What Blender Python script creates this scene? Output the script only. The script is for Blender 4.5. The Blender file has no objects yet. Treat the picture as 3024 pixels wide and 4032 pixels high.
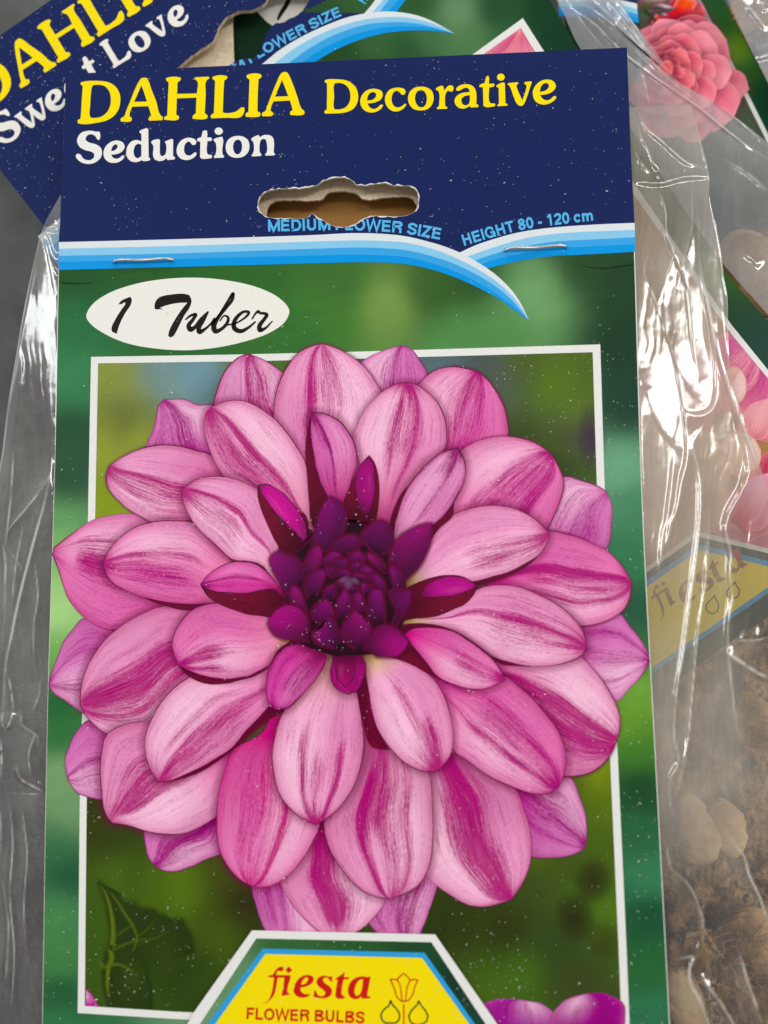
import bpy, math, random
import numpy as np
from mathutils import Matrix, Vector
from mathutils.geometry import tessellate_polygon

random.seed(7); rng = np.random.default_rng(7)
scene = bpy.context.scene
COL = scene.collection

# ------------------------------------------------------------------ camera
ZA = 0.030                       # height of the top packet's printed face above the table
F_PX, CX, CY = 2900.0, 1512.0, 2016.0      # focal length and centre in photograph pixels (3024 x 4032)
def rodr(r):
    r = np.array(r, float); th = np.linalg.norm(r) + 1e-12; k = r/th
    K = np.array([[0, -k[2], k[1]], [k[2], 0, -k[0]], [-k[1], k[0], 0]])
    return np.eye(3) + math.sin(th)*K + (1-math.cos(th))*K@K
RA = rodr((-0.0862, 0.0505, -0.01526)); TA = np.array((-0.06651, -0.09118, 0.15337))
FLIP = np.diag((1., -1., -1.))
CAM = FLIP @ (-RA.T @ TA) + np.array((0, 0, ZA))
RC = FLIP @ RA.T                  # camera axes (x right, y down, z forward) in the world
cam_d = bpy.data.cameras.new('camera'); cam = bpy.data.objects.new('camera', cam_d); COL.objects.link(cam)
m = np.eye(4); m[:3, 0] = RC[:, 0]; m[:3, 1] = -RC[:, 1]; m[:3, 2] = -RC[:, 2]; m[:3, 3] = CAM
cam.matrix_world = Matrix(m.tolist())
cam_d.sensor_fit = 'VERTICAL'; cam_d.sensor_height = 24.0; cam_d.lens = 24.0*F_PX/4032.0
cam_d.clip_start = 0.005; cam_d.clip_end = 50
cam_d.dof.use_dof = True; cam_d.dof.focus_distance = 0.148; cam_d.dof.aperture_fstop = 4.0
scene.camera = cam

# ------------------------------------------------------------------ light (shop lamps overhead, nothing else)
world = bpy.data.worlds.new('World'); scene.world = world; world.use_nodes = True
world.node_tree.nodes['Background'].inputs[0].default_value = (0.95, 0.97, 1.0, 1)
world.node_tree.nodes['Background'].inputs[1].default_value = 0.30
def lamp(loc, size, size_y, watt, col, target=(0.06, -0.1, 0.02)):
    d = bpy.data.lights.new('ceiling_tube', 'AREA'); d.shape = 'RECTANGLE'; d.size = size; d.size_y = size_y
    d.energy = watt; d.color = col
    o = bpy.data.objects.new('ceiling_tube', d); COL.objects.link(o); o.location = loc
    v = Vector(target)-Vector(loc); o.rotation_euler = v.to_track_quat('-Z', 'Y').to_euler()
    o['label'] = 'long fluorescent tube above the pile'; o['category'] = 'lamp'; o['group'] = 'ceiling tubes'
    return o
lamp((0.75, 0.15, 0.80), 0.14, 1.5, 6.0, (1, 0.97, 0.92))
lamp((-0.70, 0.20, 0.75), 0.14, 1.5, 4.8, (0.95, 0.98, 1))
lamp((0.05, 1.15, 0.58), 1.5, 0.13, 6.0, (1, 0.98, 0.95))
scene.view_settings.view_transform = 'Standard'; scene.view_settings.look = 'None'
scene.view_settings.exposure = 0.13; scene.view_settings.gamma = 1.0
scene.cycles.transparent_max_bounces = 64; scene.cycles.max_bounces = 8

# ------------------------------------------------------------------ tracing helpers
TILES = dict(a=(180, 1340, 2.07375), b=(980, 1340, 2.07375), c=(1780, 1340, 2.07375), d=(180, 2140, 2.07375),
  e=(980, 2140, 2.07375), f=(1780, 2140, 2.07375), g=(180, 2940, 2.07375), h=(980, 2940, 2.07375), i=(1780, 2940, 2.07375),
  k=(1030, 1930, 2.37), L=(290, 280, 3.318), M=(740, 270, 3.318), N=(1260, 290, 3.318), O=(1700, 270, 3.318),
  P=(290, 490, 3.318), Q=(690, 490, 4.1475), R=(330, 1080, 2.0232), S=(1030, 3780, 2.37), z=(0, 0, 1), D=(0, 0, .5486),
  V=(1500, 820, 1.5952), U=(200, 880, 1.5952), X=(1000, 820, 2.07375), Y=(700, 0, 1.508), C=(2224, 0, 2.0738),
  F=(2324, 1000, 2.2114), G=(2324, 2000, 2.2114), H=(2324, 3000, 2.143), T=(2500, 3300, 3.021), B=(800, 0, 1.659),
  A=(0, 0, 1.659), K=(1700, 0, 1.659), I=(0, 800, 2.212), J=(0, 1800, 2.212), W=(0, 2800, 1.796), Z=(700, 3300, 1.659),
  y=(1500, 3300, 1.3825))
def px(s):
    """'a 10,20 30,40 * 50,60 b 1,2' -> photograph pixels, index of the starred point."""
    t = TILES['z']; out = []; star = None
    for tok in s.split():
        if tok == '*': star = len(out)
        elif len(tok) == 1: t = TILES[tok]
        else:
            q = tok.split(','); v = [t[0]+float(q[0])/t[2], t[1]+float(q[1])/t[2]]
            if len(q) > 2: v.append(float(q[2])/t[2])
            out.append(v)
    return np.array(out), star

class Plane:
    """a flat sheet lying in the pile; at(px) is the point of the sheet seen at that pixel"""
    def __init__(s, o, R): s.o = np.array(o, float); s.R = np.array(R, float); s.n = s.R[:, 2]
    def at(s, p, lift=0.0):
        p = np.atleast_2d(np.asarray(p, float))
        r = np.stack([(p[:, 0]-CX)/F_PX, (p[:, 1]-CY)/F_PX, np.ones(len(p))], 1) @ RC.T
        lift = np.broadcast_to(np.asarray(lift, float), (len(p),))
        k = ((s.o-CAM) @ s.n + lift)/(r @ s.n)
        return CAM + r*k[:, None]
    def loc(s, p): return (s.at(p)-s.o) @ s.R
    def glob(s, q, lift=0.0):
        q = np.atleast_2d(q); w = np.zeros((len(q), 3)); w[:, :2] = q[:, :2]; w[:, 2] = lift
        return s.o + w @ s.R.T
def flat(zz): return Plane((0, 0, zz), np.eye(3))
PA = flat(ZA)
RB = rodr((0.0339, 0.0066, -0.5571)); tB = np.array((-0.0295, -0.0059, 0.0062))
PB = Plane(FLIP @ tB + np.array((0, 0, ZA)), FLIP @ RB @ FLIP)

def catmull(p, n=10, closed=False, corner=None):
    """smooth curve through points; sharp turns stay corners"""
    p = np.asarray(p, float); N = len(p); out = []
    rngi = range(N if closed else N-1)
    def tang(i):
        if not closed and (i == 0 or i == N-1): return None
        a, b, c = p[(i-1) % N], p[i % N], p[(i+1) % N]
        u, w = b-a, c-b; lu, lw = np.linalg.norm(u)+1e-9, np.linalg.norm(w)+1e-9
        if corner is not None and math.acos(max(-1, min(1, float(u @ w)/(lu*lw)))) > corner: return None
        return (u/lu+w/lw)/2*1.0
    for i in rngi:
        a, b = p[i], p[(i+1) % N]; L = np.linalg.norm(b-a)
        ta, tb = tang(i), tang((i+1) % N)
        ta = (b-a)/(L+1e-9) if ta is None else ta; tb = (b-a)/(L+1e-9) if tb is None else tb
        t = np.linspace(0, 1, n, endpoint=False)[:, None]
        out.append((2*t**3-3*t**2+1)*a+(t**3-2*t**2+t)*L*ta+(-2*t**3+3*t**2)*b+(t**3-t**2)*L*tb)
    if not closed: out.append(p[-1:])
    return np.concatenate(out)
def resample(p, n):
    d = np.r_[0, np.cumsum(np.linalg.norm(np.diff(p[:, :2], axis=0), axis=1))]
    t = np.linspace(0, d[-1], n)
    return np.stack([np.interp(t, d, p[:, j]) for j in range(p.shape[1])], 1)
def lin(c):
    c = np.asarray(c, float)/255.0
    return np.where(c <= .04045, c/12.92, ((c+.055)/1.055)**2.4)
def inside(poly, q):
    x, yv = q[:, 0], q[:, 1]; r = np.zeros(len(q), bool); j = len(poly)-1
    for i in range(len(poly)):
        xi, yi = poly[i]; xj, yj = poly[j]
        r ^= ((yi > yv) != (yj > yv)) & (x < (xj-xi)*(yv-yi)/(yj-yi+1e-12)+xi); j = i
    return r
def vnoise(x, yv, seed=0):
    """smooth value noise, -1..1"""
    x = np.asarray(x, float); yv = np.asarray(yv, float); xi = np.floor(x).astype(int); yi = np.floor(yv).astype(int)
    fx = x-xi; fy = yv-yi; fx = fx*fx*(3-2*fx); fy = fy*fy*(3-2*fy)
    def h(a, b):
        n = (a*374761393 + b*668265263 + seed*974711) & 0x7fffffff
        n = ((n ^ (n >> 13))*1274126177) & 0x7fffffff
        return ((n ^ (n >> 16)) & 0xffff)/32767.5-1
    return (h(xi, yi)*(1-fx)+h(xi+1, yi)*fx)*(1-fy)+(h(xi, yi+1)*(1-fx)+h(xi+1, yi+1)*fx)*fy
def fbm(x, yv, seed=0, o=4):
    return sum(vnoise(x*2**i, yv*2**i, seed+i)*.5**i for i in range(o))

# ------------------------------------------------------------------ materials
def nt(name):
    mt = bpy.data.materials.new(name); mt.use_nodes = True; t = mt.node_tree; t.nodes.clear()
    return mt, t, t.nodes.new('ShaderNodeOutputMaterial')
def N(t, typ, **kw):
    n = t.nodes.new(typ)
    for k, v in kw.items():
        if k in n.inputs: n.inputs[k].default_value = v
        else: setattr(n, k, v)
    return n
def L(t, a, b): t.links.new(a, b)
def math_(t, op, a, b=None, clamp=False):
    n = t.nodes.new('ShaderNodeMath'); n.operation = op; n.use_clamp = clamp
    for i, v in enumerate((a, b)):
        if v is None: continue
        if isinstance(v, (int, float)): n.inputs[i].default_value = v
        else: L(t, v, n.inputs[i])
    return n.outputs[0]
def print_surface(t, col_socket, rough=0.36, spec=0.10):
    """coated card: printed ink under a thin satin varnish, faint paper tooth"""
    p = N(t, 'ShaderNodeBsdfPrincipled'); p.inputs['Roughness'].default_value = rough
    p.inputs['Specular IOR Level'].default_value = spec
    geo = N(t, 'ShaderNodeNewGeometry')
    nz = N(t, 'ShaderNodeTexNoise', Scale=2600.0, Detail=2.0); L(t, geo.outputs['Position'], nz.inputs['Vector'])
    bp = N(t, 'ShaderNodeBump', Strength=0.04, Distance=0.0004); L(t, nz.outputs['Fac'], bp.inputs['Height'])
    L(t, bp.outputs[0], p.inputs['Normal'])
    # fine ink grain and slight large-scale fading
    n2 = N(t, 'ShaderNodeTexNoise', Scale=5200.0, Detail=1.0); L(t, geo.outputs['Position'], n2.inputs['Vector'])
    hs = N(t, 'ShaderNodeHueSaturation')
    v = math_(t, 'MULTIPLY_ADD', n2.outputs['Fac'], 0.22); v.node.inputs[2].default_value = 0.89
    L(t, v, hs.inputs['Value']); L(t, col_socket, hs.inputs['Color'])
    L(t, hs.outputs[0], p.inputs['Base Color'])
    return p
def ink(name, rgb, rough=0.36, spec=0.10):
    mt, t, o = nt(name); c = N(t, 'ShaderNodeRGB'); c.outputs[0].default_value = (*lin(rgb), 1)
    L(t, print_surface(t, c.outputs[0], rough, spec).outputs[0], o.inputs[0]); return mt
def ink_attr(name):
    mt, t, o = nt(name); a = N(t, 'ShaderNodeAttribute', attribute_name='Col')
    L(t, print_surface(t, a.outputs['Color']).outputs[0], o.inputs[0]); return mt
def ink_soft(name):
    """ink whose cover fades out towards the edge of the stroke (alpha of Col)"""
    mt, t, o = nt(name); a = N(t, 'ShaderNodeAttribute', attribute_name='Col')
    p = print_surface(t, a.outputs['Color']); tr = N(t, 'ShaderNodeBsdfTransparent'); mx = N(t, 'ShaderNodeMixShader')
    L(t, a.outputs['Alpha'], mx.inputs[0]); L(t, tr.outputs[0], mx.inputs[1]); L(t, p.outputs[0], mx.inputs[2])
    L(t, mx.outputs[0], o.inputs[0]); return mt
def ink_petal(name):
    mt, t, o = nt(name)
    a = N(t, 'ShaderNodeAttribute', attribute_name='Col'); b = N(t, 'ShaderNodeAttribute', attribute_name='Col2')
    uv = N(t, 'ShaderNodeUVMap', uv_map='UV')
    def noise(sx, sy, det, rough=.55):
        mp = N(t, 'ShaderNodeMapping'); mp.inputs['Scale'].default_value = (sx, sy, 1); L(t, uv.outputs[0], mp.inputs['Vector'])
        n = N(t, 'ShaderNodeTexNoise', Scale=1.0, Detail=det, Roughness=rough); L(t, mp.outputs[0], n.inputs['Vector'])
        return n.outputs['Fac']
    n1 = noise(3.4, 0.36, 3.0); n2 = noise(26.0, 6.5, 3.0, .65); n3 = noise(22.0, .7, 3.0, .6)
    s = math_(t, 'MULTIPLY_ADD', math_(t, 'SUBTRACT', n1, .5), .85, False); L(t, b.outputs['Alpha'], s.node.inputs[2])
    s2 = math_(t, 'MULTIPLY_ADD', math_(t, 'SUBTRACT', n2, .5), 1.1); L(t, s, s2.node.inputs[2])
    s3 = math_(t, 'MULTIPLY_ADD', math_(t, 'SUBTRACT', n3, .5), 1.5); L(t, s2, s3.node.inputs[2])
    f = math_(t, 'MULTIPLY_ADD', math_(t, 'SUBTRACT', s3, .5), 1.55, True); f.node.inputs[2].default_value = .46
    ln_ = math_(t, 'MULTIPLY', math_(t, 'SUBTRACT', noise(34.0, .55, 3.0, .65), .33), 3.2, True)      # hair-fine pale lines run through every band
    lm = math_(t, 'MULTIPLY_ADD', ln_, .36); lm.node.inputs[2].default_value = .68
    f2 = math_(t, 'MULTIPLY', f, lm)
    mx = N(t, 'ShaderNodeMix', data_type='RGBA'); L(t, f2, mx.inputs[0]); L(t, a.outputs['Color'], mx.inputs[6]); L(t, b.outputs['Color'], mx.inputs[7])
    # long pale silky streaks
    hs = N(t, 'ShaderNodeHueSaturation'); L(t, mx.outputs[2], hs.inputs['Color'])
    v0 = math_(t, 'MULTIPLY_ADD', noise(17.0, .45, 3.0, .6), .44); v0.node.inputs[2].default_value = .71
    v = math_(t, 'MULTIPLY_ADD', noise(1.1, .8, 3.0, .5), .22); L(t, v0, v.node.inputs[2])
    L(t, v, hs.inputs['Value']); hs.inputs['Saturation'].default_value = 1.10
    L(t, print_surface(t, hs.outputs[0]).outputs[0], o.inputs[0]); return mt

MAT = {}
MAT['petal'] = ink_petal('ink_petal'); MAT['attr'] = ink_attr('ink_blend'); MAT['soft'] = ink_soft('ink_soft')
MAT['navy'] = ink('ink_navy', (23, 37, 88)); MAT['white'] = ink('ink_white', (233, 231, 226)); MAT['yellow'] = ink('ink_yellow', (252, 224, 2))
MAT['cream_white'] = ink('ink_cream_white', (238, 235, 226)); MAT['black'] = ink('ink_black', (30, 24, 22))
MAT['sky1'] = ink('ink_sky_pale', (222, 228, 231)); MAT['sky2'] = ink('ink_sky_light', (138, 201, 235))
MAT['sky3'] = ink('ink_sky_mid', (58, 164, 228)); MAT['sky4'] = ink('ink_sky_deep', (2, 150, 226))
MAT['skytext'] = ink('ink_sky_text', (88, 180, 232)); MAT['red'] = ink('ink_red', (205, 26, 22)); MAT['darkgreen'] = ink('ink_dark_green', (30, 62, 28))
MAT['trapblue'] = ink('ink_band_blue', (48, 158, 216)); MAT['lyellow'] = ink('ink_logo_yellow', (248, 222, 4))
MAT['maroon'] = ink('ink_maroon', (104, 15, 44)); MAT['edge'] = ink('ink_edge', (112, 2, 64)); MAT['edge_l'] = ink('ink_edge_lilac', (124, 14, 100))
MAT['edge_d'] = ink('ink_edge_dark', (74, 8, 40)); MAT['edge_p'] = ink('ink_edge_plum', (148, 52, 128)); MAT['pgreen'] = ink('ink_packet_green', (22, 52, 32))
MAT['letterrim'] = ink('ink_rim', (18, 22, 55))
def paper_mat():
    mt, t, o = nt('raw_board'); p = N(t, 'ShaderNodeBsdfPrincipled', Roughness=.9); p.inputs['Specular IOR Level'].default_value = .1
    g = N(t, 'ShaderNodeNewGeometry'); n = N(t, 'ShaderNodeTexNoise', Scale=1500.0, Detail=5.0); L(t, g.outputs['Position'], n.inputs['Vector'])
    r = N(t, 'ShaderNodeValToRGB'); r.color_ramp.elements[0].color = (*lin((208, 188, 156)), 1); r.color_ramp.elements[1].color = (*lin((232, 216, 190)), 1)
    r.color_ramp.elements[0].position = .3; r.color_ramp.elements[1].position = .7
    L(t, n.outputs['Fac'], r.inputs[0]); L(t, r.outputs[0], p.inputs['Base Color'])
    b = N(t, 'ShaderNodeBump', Strength=.25, Distance=.0002); L(t, n.outputs['Fac'], b.inputs['Height']); L(t, b.outputs[0], p.inputs['Normal'])
    L(t, p.outputs[0], o.inputs[0]); return mt
MAT['board'] = paper_mat()
def noise_mat(name, c0, c1, scale, rough=.85, bump=.5, dist=.0006, detail=6.0, spec=.2, c2=None):
    mt, t, o = nt(name); p = N(t, 'ShaderNodeBsdfPrincipled', Roughness=rough); p.inputs['Specular IOR Level'].default_value = spec
    g = N(t, 'ShaderNodeNewGeometry'); n = N(t, 'ShaderNodeTexNoise', Scale=scale, Detail=detail, Roughness=.62); L(t, g.outputs['Position'], n.inputs['Vector'])
    r = N(t, 'ShaderNodeValToRGB'); e = r.color_ramp.elements; e[0].color = (*lin(c0), 1); e[1].color = (*lin(c1), 1); e[0].position = .36; e[1].position = .66
    if c2 is not None: q = e.new(.76); q.color = (*lin(c2), 1)
    L(t, n.outputs['Fac'], r.inputs[0]); L(t, r.outputs[0], p.inputs['Base Color'])
    n2 = N(t, 'ShaderNodeTexNoise', Scale=scale*2.5, Detail=4.0); L(t, g.outputs['Position'], n2.inputs['Vector'])
    b = N(t, 'ShaderNodeBump', Strength=bump, Distance=dist); L(t, n2.outputs['Fac'], b.inputs['Height']); L(t, b.outputs[0], p.inputs['Normal'])
    L(t, p.outputs[0], o.inputs[0]); return mt
MAT['table'] = noise_mat('table_laminate', (72, 74, 71), (94, 96, 92), 60, .55, .12, .0004, 5.0, .3)
MAT['tuber'] = noise_mat('tuber_skin', (122, 86, 50), (214, 170, 114), 160, .75, 1.0, .0014, 9.0, .25, (232, 196, 144))
MAT['tuber_dark'] = noise_mat('tuber_skin_dark', (70, 46, 24), (178, 134, 86), 260, .8, 1.0, .0018, 9.0, .2, (206, 164, 112))
MAT['tuber_pale'] = noise_mat('tuber_skin_pale', (186, 140, 88), (236, 204, 154), 110, .75, .6, .001, 6.0, .25)
MAT['root'] = noise_mat('root_fibre', (140, 98, 56), (222, 178, 122), 420, .9, 1.0, .0008)
MAT['peat'] = noise_mat('peat', (80, 58, 38), (190, 154, 112), 330, .95, 1.0, .0015, 9.0, .05, (208, 174, 130))
MAT['peat_dark'] = noise_mat('peat_dark', (34, 30, 30), (84, 76, 70), 300, .95, 1.0, .0015, 9.0, .05, (110, 100, 88))
MAT['chip'] = noise_mat('wood_chip', (170, 140, 96), (214, 190, 146), 200, .8, .4, .0005)
MAT['dust'] = noise_mat('dust_flake', (190, 188, 176), (232, 230, 220), 900, .7, .1, .0002)
def metal():
    mt, t, o = nt('staple_wire'); p = N(t, 'ShaderNodeBsdfPrincipled', Roughness=.28, Metallic=1.0); p.inputs['Base Color'].default_value = (.62, .61, .60, 1)
    L(t, p.outputs[0], o.inputs[0]); return mt
MAT['metal'] = metal()
def film(name, hcol, gloss=.10, rough=.2, dusty=.5, dcol=(190, 172, 144)):
    """polythene: see-through, milky where crumpled or doubled (Col.r), highlight streaks painted white along folds (Col.g), shiny skin, clinging dust (Col.b)"""
    mt, t, o = nt(name); g = N(t, 'ShaderNodeNewGeometry'); at = N(t, 'ShaderNodeAttribute', attribute_name='Col'); sp = N(t, 'ShaderNodeSeparateColor'); L(t, at.outputs['Color'], sp.inputs[0])
    tr = N(t, 'ShaderNodeBsdfTransparent'); tr.inputs[0].default_value = (.95, .95, .95, 1)
    df = N(t, 'ShaderNodeBsdfDiffuse'); tl = N(t, 'ShaderNodeBsdfTranslucent')
    n = N(t, 'ShaderNodeTexNoise', Scale=75.0, Detail=4.0); L(t, g.outputs['Position'], n.inputs['Vector'])
    d = N(t, 'ShaderNodeTexNoise', Scale=1700.0, Detail=4.0, Roughness=.7); L(t, g.outputs['Position'], d.inputs['Vector'])
    dm = math_(t, 'MULTIPLY', math_(t, 'SUBTRACT', d.outputs['Fac'], .52, True), 4.0, True)
    dm = math_(t, 'MULTIPLY', dm, math_(t, 'MULTIPLY', math_(t, 'SUBTRACT', n.outputs['Fac'], .36, True), 2.4*dusty, True)); dm = math_(t, 'MULTIPLY', dm, sp.outputs[2])
    hz = math_(t, 'MULTIPLY', sp.outputs[0], math_(t, 'ADD', n.outputs['Fac'], .5)); hz = math_(t, 'ADD', hz, sp.outputs[1], True); hz = math_(t, 'ADD', hz, dm, True)
    mc = N(t, 'ShaderNodeMix', data_type='RGBA'); mc.inputs[6].default_value = (*lin(hcol), 1); mc.inputs[7].default_value = (*lin(dcol), 1); L(t, dm, mc.inputs[0])
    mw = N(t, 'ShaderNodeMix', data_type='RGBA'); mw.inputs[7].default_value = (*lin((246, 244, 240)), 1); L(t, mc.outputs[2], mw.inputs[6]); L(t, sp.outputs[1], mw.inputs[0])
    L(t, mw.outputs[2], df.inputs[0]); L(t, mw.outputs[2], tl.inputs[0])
    m0 = N(t, 'ShaderNodeMixShader'); m0.inputs[0].default_value = .3; L(t, df.outputs[0], m0.inputs[1]); L(t, tl.outputs[0], m0.inputs[2])
    m1 = N(t, 'ShaderNodeMixShader'); L(t, hz, m1.inputs[0]); L(t, tr.outputs[0], m1.inputs[1]); L(t, m0.outputs[0], m1.inputs[2])
    gl = N(t, 'ShaderNodeBsdfGlossy'); gl.inputs['Roughness'].default_value = rough
    fr = N(t, 'ShaderNodeFresnel', IOR=1.5)
    w = math_(t, 'MULTIPLY_ADD', fr.outputs[0], 1.0, True); w.node.inputs[2].default_value = gloss
    m2 = N(t, 'ShaderNodeMixShader'); L(t, w, m2.inputs[0]); L(t, m1.outputs[0], m2.inputs[1]); L(t, gl.outputs[0], m2.inputs[2])
    L(t, m2.outputs[0], o.inputs[0]); return mt

# ------------------------------------------------------------------ object helpers
def thing(name, label, cat, loc=(0, 0, 0), group=None):
    o = bpy.data.objects.new(name, None); COL.objects.link(o); o.location = loc; o.empty_display_size = .01
    o['label'] = label; o['category'] = cat
    if group: o['group'] = group
    return o
def wloc(o):
    v = np.zeros(3)
    while o is not None: v = v+np.array(o.location); o = o.parent
    return v
def mesh(name, V, faces, mats, parent=None, smooth=False, fm=None, attrs=None, uv=None, loc=None):
    """verts in world space; the object sits at its parent's origin (or at loc)"""
    V = np.asarray(V, float)
    base = wloc(parent) if parent is not None else np.zeros(3)
    org = base if loc is None else np.asarray(loc, float)
    me = bpy.data.meshes.new(name); me.from_pydata((V-org).tolist(), [], [list(map(int, f)) for f in faces])
    for mt in (mats if isinstance(mats, (list, tuple)) else [mats]): me.materials.append(mt)
    if fm is not None: me.polygons.foreach_set('material_index', np.asarray(fm, np.int32))
    if smooth: me.polygons.foreach_set('use_smooth', np.ones(len(me.polygons), bool))
    for k, a in (attrs or {}).items():
        at = me.color_attributes.new(k, 'FLOAT_COLOR', 'POINT'); at.data.foreach_set('color', np.asarray(a, np.float32).ravel())
    if uv is not None:
        l = me.uv_layers.new(name='UV'); idx = np.zeros(len(me.loops), np.int32); me.loops.foreach_get('vertex_index', idx)
        l.data.foreach_set('uv', np.asarray(uv, np.float32)[idx].ravel())
    me.validate(); me.update()
    o = bpy.data.objects.new(name, me); COL.objects.link(o)
    if parent is not None: o.parent = parent
    o.location = org-base
    return o
def tess(loops):
    tri = tessellate_polygon([[Vector((p[0], p[1], 0)) for p in lp] for lp in loops])
    pts = np.concatenate([np.asarray(lp, float)[:, :2] for lp in loops]); out = []
    for a, b, c in tri:
        A_, B_, C_ = pts[a], pts[b], pts[c]
        cr = (B_[0]-A_[0])*(C_[1]-A_[1])-(B_[1]-A_[1])*(C_[0]-A_[0])
        out.append((a, b, c) if cr < 0 else (a, c, b))      # pixels run downwards: keep normals up
    return pts, out
EPS = 2.5e-6
class Stack:
    def __init__(s, plane): s.p = plane; s.k = 4
    def nxt(s): s.k += 1; return s.k*EPS
def sheet(name, loops, mat, st, parent, col=None):
    pts, tri = tess(loops)
    V = st.p.at(pts, st.nxt())
    at = {'Col': np.tile([*lin(col), 1], (len(V), 1))} if col is not None else None
    return mesh(name, V, tri, mat, parent, attrs=at)
def strip(name, c0, c1, mat, st, parent, n=60, grad=None):
    """sheet between two curves"""
    a = resample(c0, n); b = resample(c1, n); V = st.p.at(np.r_[a, b], st.nxt())
    f = [(i, i+n, i+1+n, i+1) for i in range(n-1)]
    return mesh(name, V, f, mat, parent)
def grid_faces(nu, nv, off=0):
    return [(off+i*nv+j, off+i*nv+j+1, off+(i+1)*nv+j+1, off+(i+1)*nv+j) for i in range(nu-1) for j in range(nv-1)]
def fix_up(V, f):
    out = []
    for q in f:
        a, b, c = V[q[0]], V[q[1]], V[q[2]]
        if np.cross(b-a, c-a)[2] < 0: q = q[::-1]
        out.append(q)
    return out
def ribbon(p, w):
    """offset polyline both sides by w/2 (w scalar or per point) -> left, right"""
    t = np.gradient(p[:, :2], axis=0); t /= np.linalg.norm(t, axis=1)[:, None]+1e-9
    n = np.stack([-t[:, 1], t[:, 0]], 1); w = np.broadcast_to(np.asarray(w, float), (len(p),))[:, None]/2
    return p[:, :2]+n*w, p[:, :2]-n*w
def brush(name, s, mat, st, parent, n=8):
    """variable-width pen stroke: points x,y,width"""
    p, _ = px(s); q = catmull(p, n); a, b = ribbon(q, q[:, 2])
    # round the ends
    def cap(c, t, r): 
        an = np.linspace(math.pi/2, -math.pi/2, 7)[1:-1]; nn = np.array((-t[1], t[0]))
        return [c+r*(math.cos(x)*t+math.sin(x)*nn) for x in an]
    k = len(q); lift = st.nxt(); pts = []; f = []
    pts = list(a)+list(b); f = [(i, i+1, i+1+k, i+k) for i in range(k-1)]
    for e, sg in ((0, -1), (k-1, 1)):
        t = (q[min(e+1, k-1), :2]-q[max(e-1, 0), :2]); t /= np.linalg.norm(t)+1e-9
        cp = cap(q[e, :2], t*sg, q[e, 2]/2); o = len(pts); pts += cp
        l, r = (e, e+k) if sg > 0 else (e+k, e)
        f.append([l]+[o+i for i in range(len(cp))]+[r])
    V = st.p.at(np.array(pts), lift); return mesh(name, V, fix_up(V, f), mat, parent)
def soft_stroke(name, p, w, col, alpha, st, parent, inner=.25):
    """printed out-of-focus stroke; w in pixels"""
    q = resample(catmull(p, 8), max(10, len(p)*5)); n = len(q); t = np.linspace(0, 1, n)
    wv = np.broadcast_to(np.asarray(w, float), (n,)) if np.ndim(w) == 0 else np.interp(t, np.linspace(0, 1, len(w)), w)
    off = np.array([-1, -inner, inner, 1.]); al = np.array([0, 1, 1, 0.]); tt = np.gradient(q, axis=0); tt /= np.linalg.norm(tt, axis=1)[:, None]+1e-9
    nn = np.stack([-tt[:, 1], tt[:, 0]], 1)
    P = (q[:, None]+nn[:, None]*(off[None, :, None]*wv[:, None, None]/2)).reshape(-1, 2)
    fade = np.minimum(1, np.minimum(t, 1-t)*8+.0); A_ = (alpha*al[None]*fade[:, None]).ravel()
    V = st.p.at(P, st.nxt()); c = np.concatenate([np.tile(lin(col), (len(P), 1)), A_[:, None]], 1)
    return mesh(name, V, fix_up(V, grid_faces(n, 4)), MAT['soft'], parent, attrs={'Col': c})
def soft_blob(name, c, rx, ry, ang, col, alpha, st, parent, core=.35):
    an = np.linspace(0, 2*math.pi, 36, endpoint=False); P = [c]; al = [alpha]
    for r, a_ in ((core, alpha), (.62, alpha*.55), (.82, alpha*.18), (1, 0)):
        for x in an:
            u, v = r*rx*math.cos(x), r*ry*math.sin(x)
            P.append((c[0]+u*math.cos(ang)-v*math.sin(ang), c[1]+u*math.sin(ang)+v*math.cos(ang))); al.append(a_)
    f = [(0, 1+i, 1+(i+1) % 36) for i in range(36)]
    for r in range(3):
        f += [(1+r*36+i, 1+(r+1)*36+i, 1+(r+1)*36+(i+1) % 36, 1+r*36+(i+1) % 36) for i in range(36)]
    V = st.p.at(np.array(P), st.nxt()); cc = np.concatenate([np.tile(lin(col), (len(P), 1)), np.array(al)[:, None]], 1)
    return mesh(name, V, fix_up(V, f), MAT['soft'], parent, attrs={'Col': cc})

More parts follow.
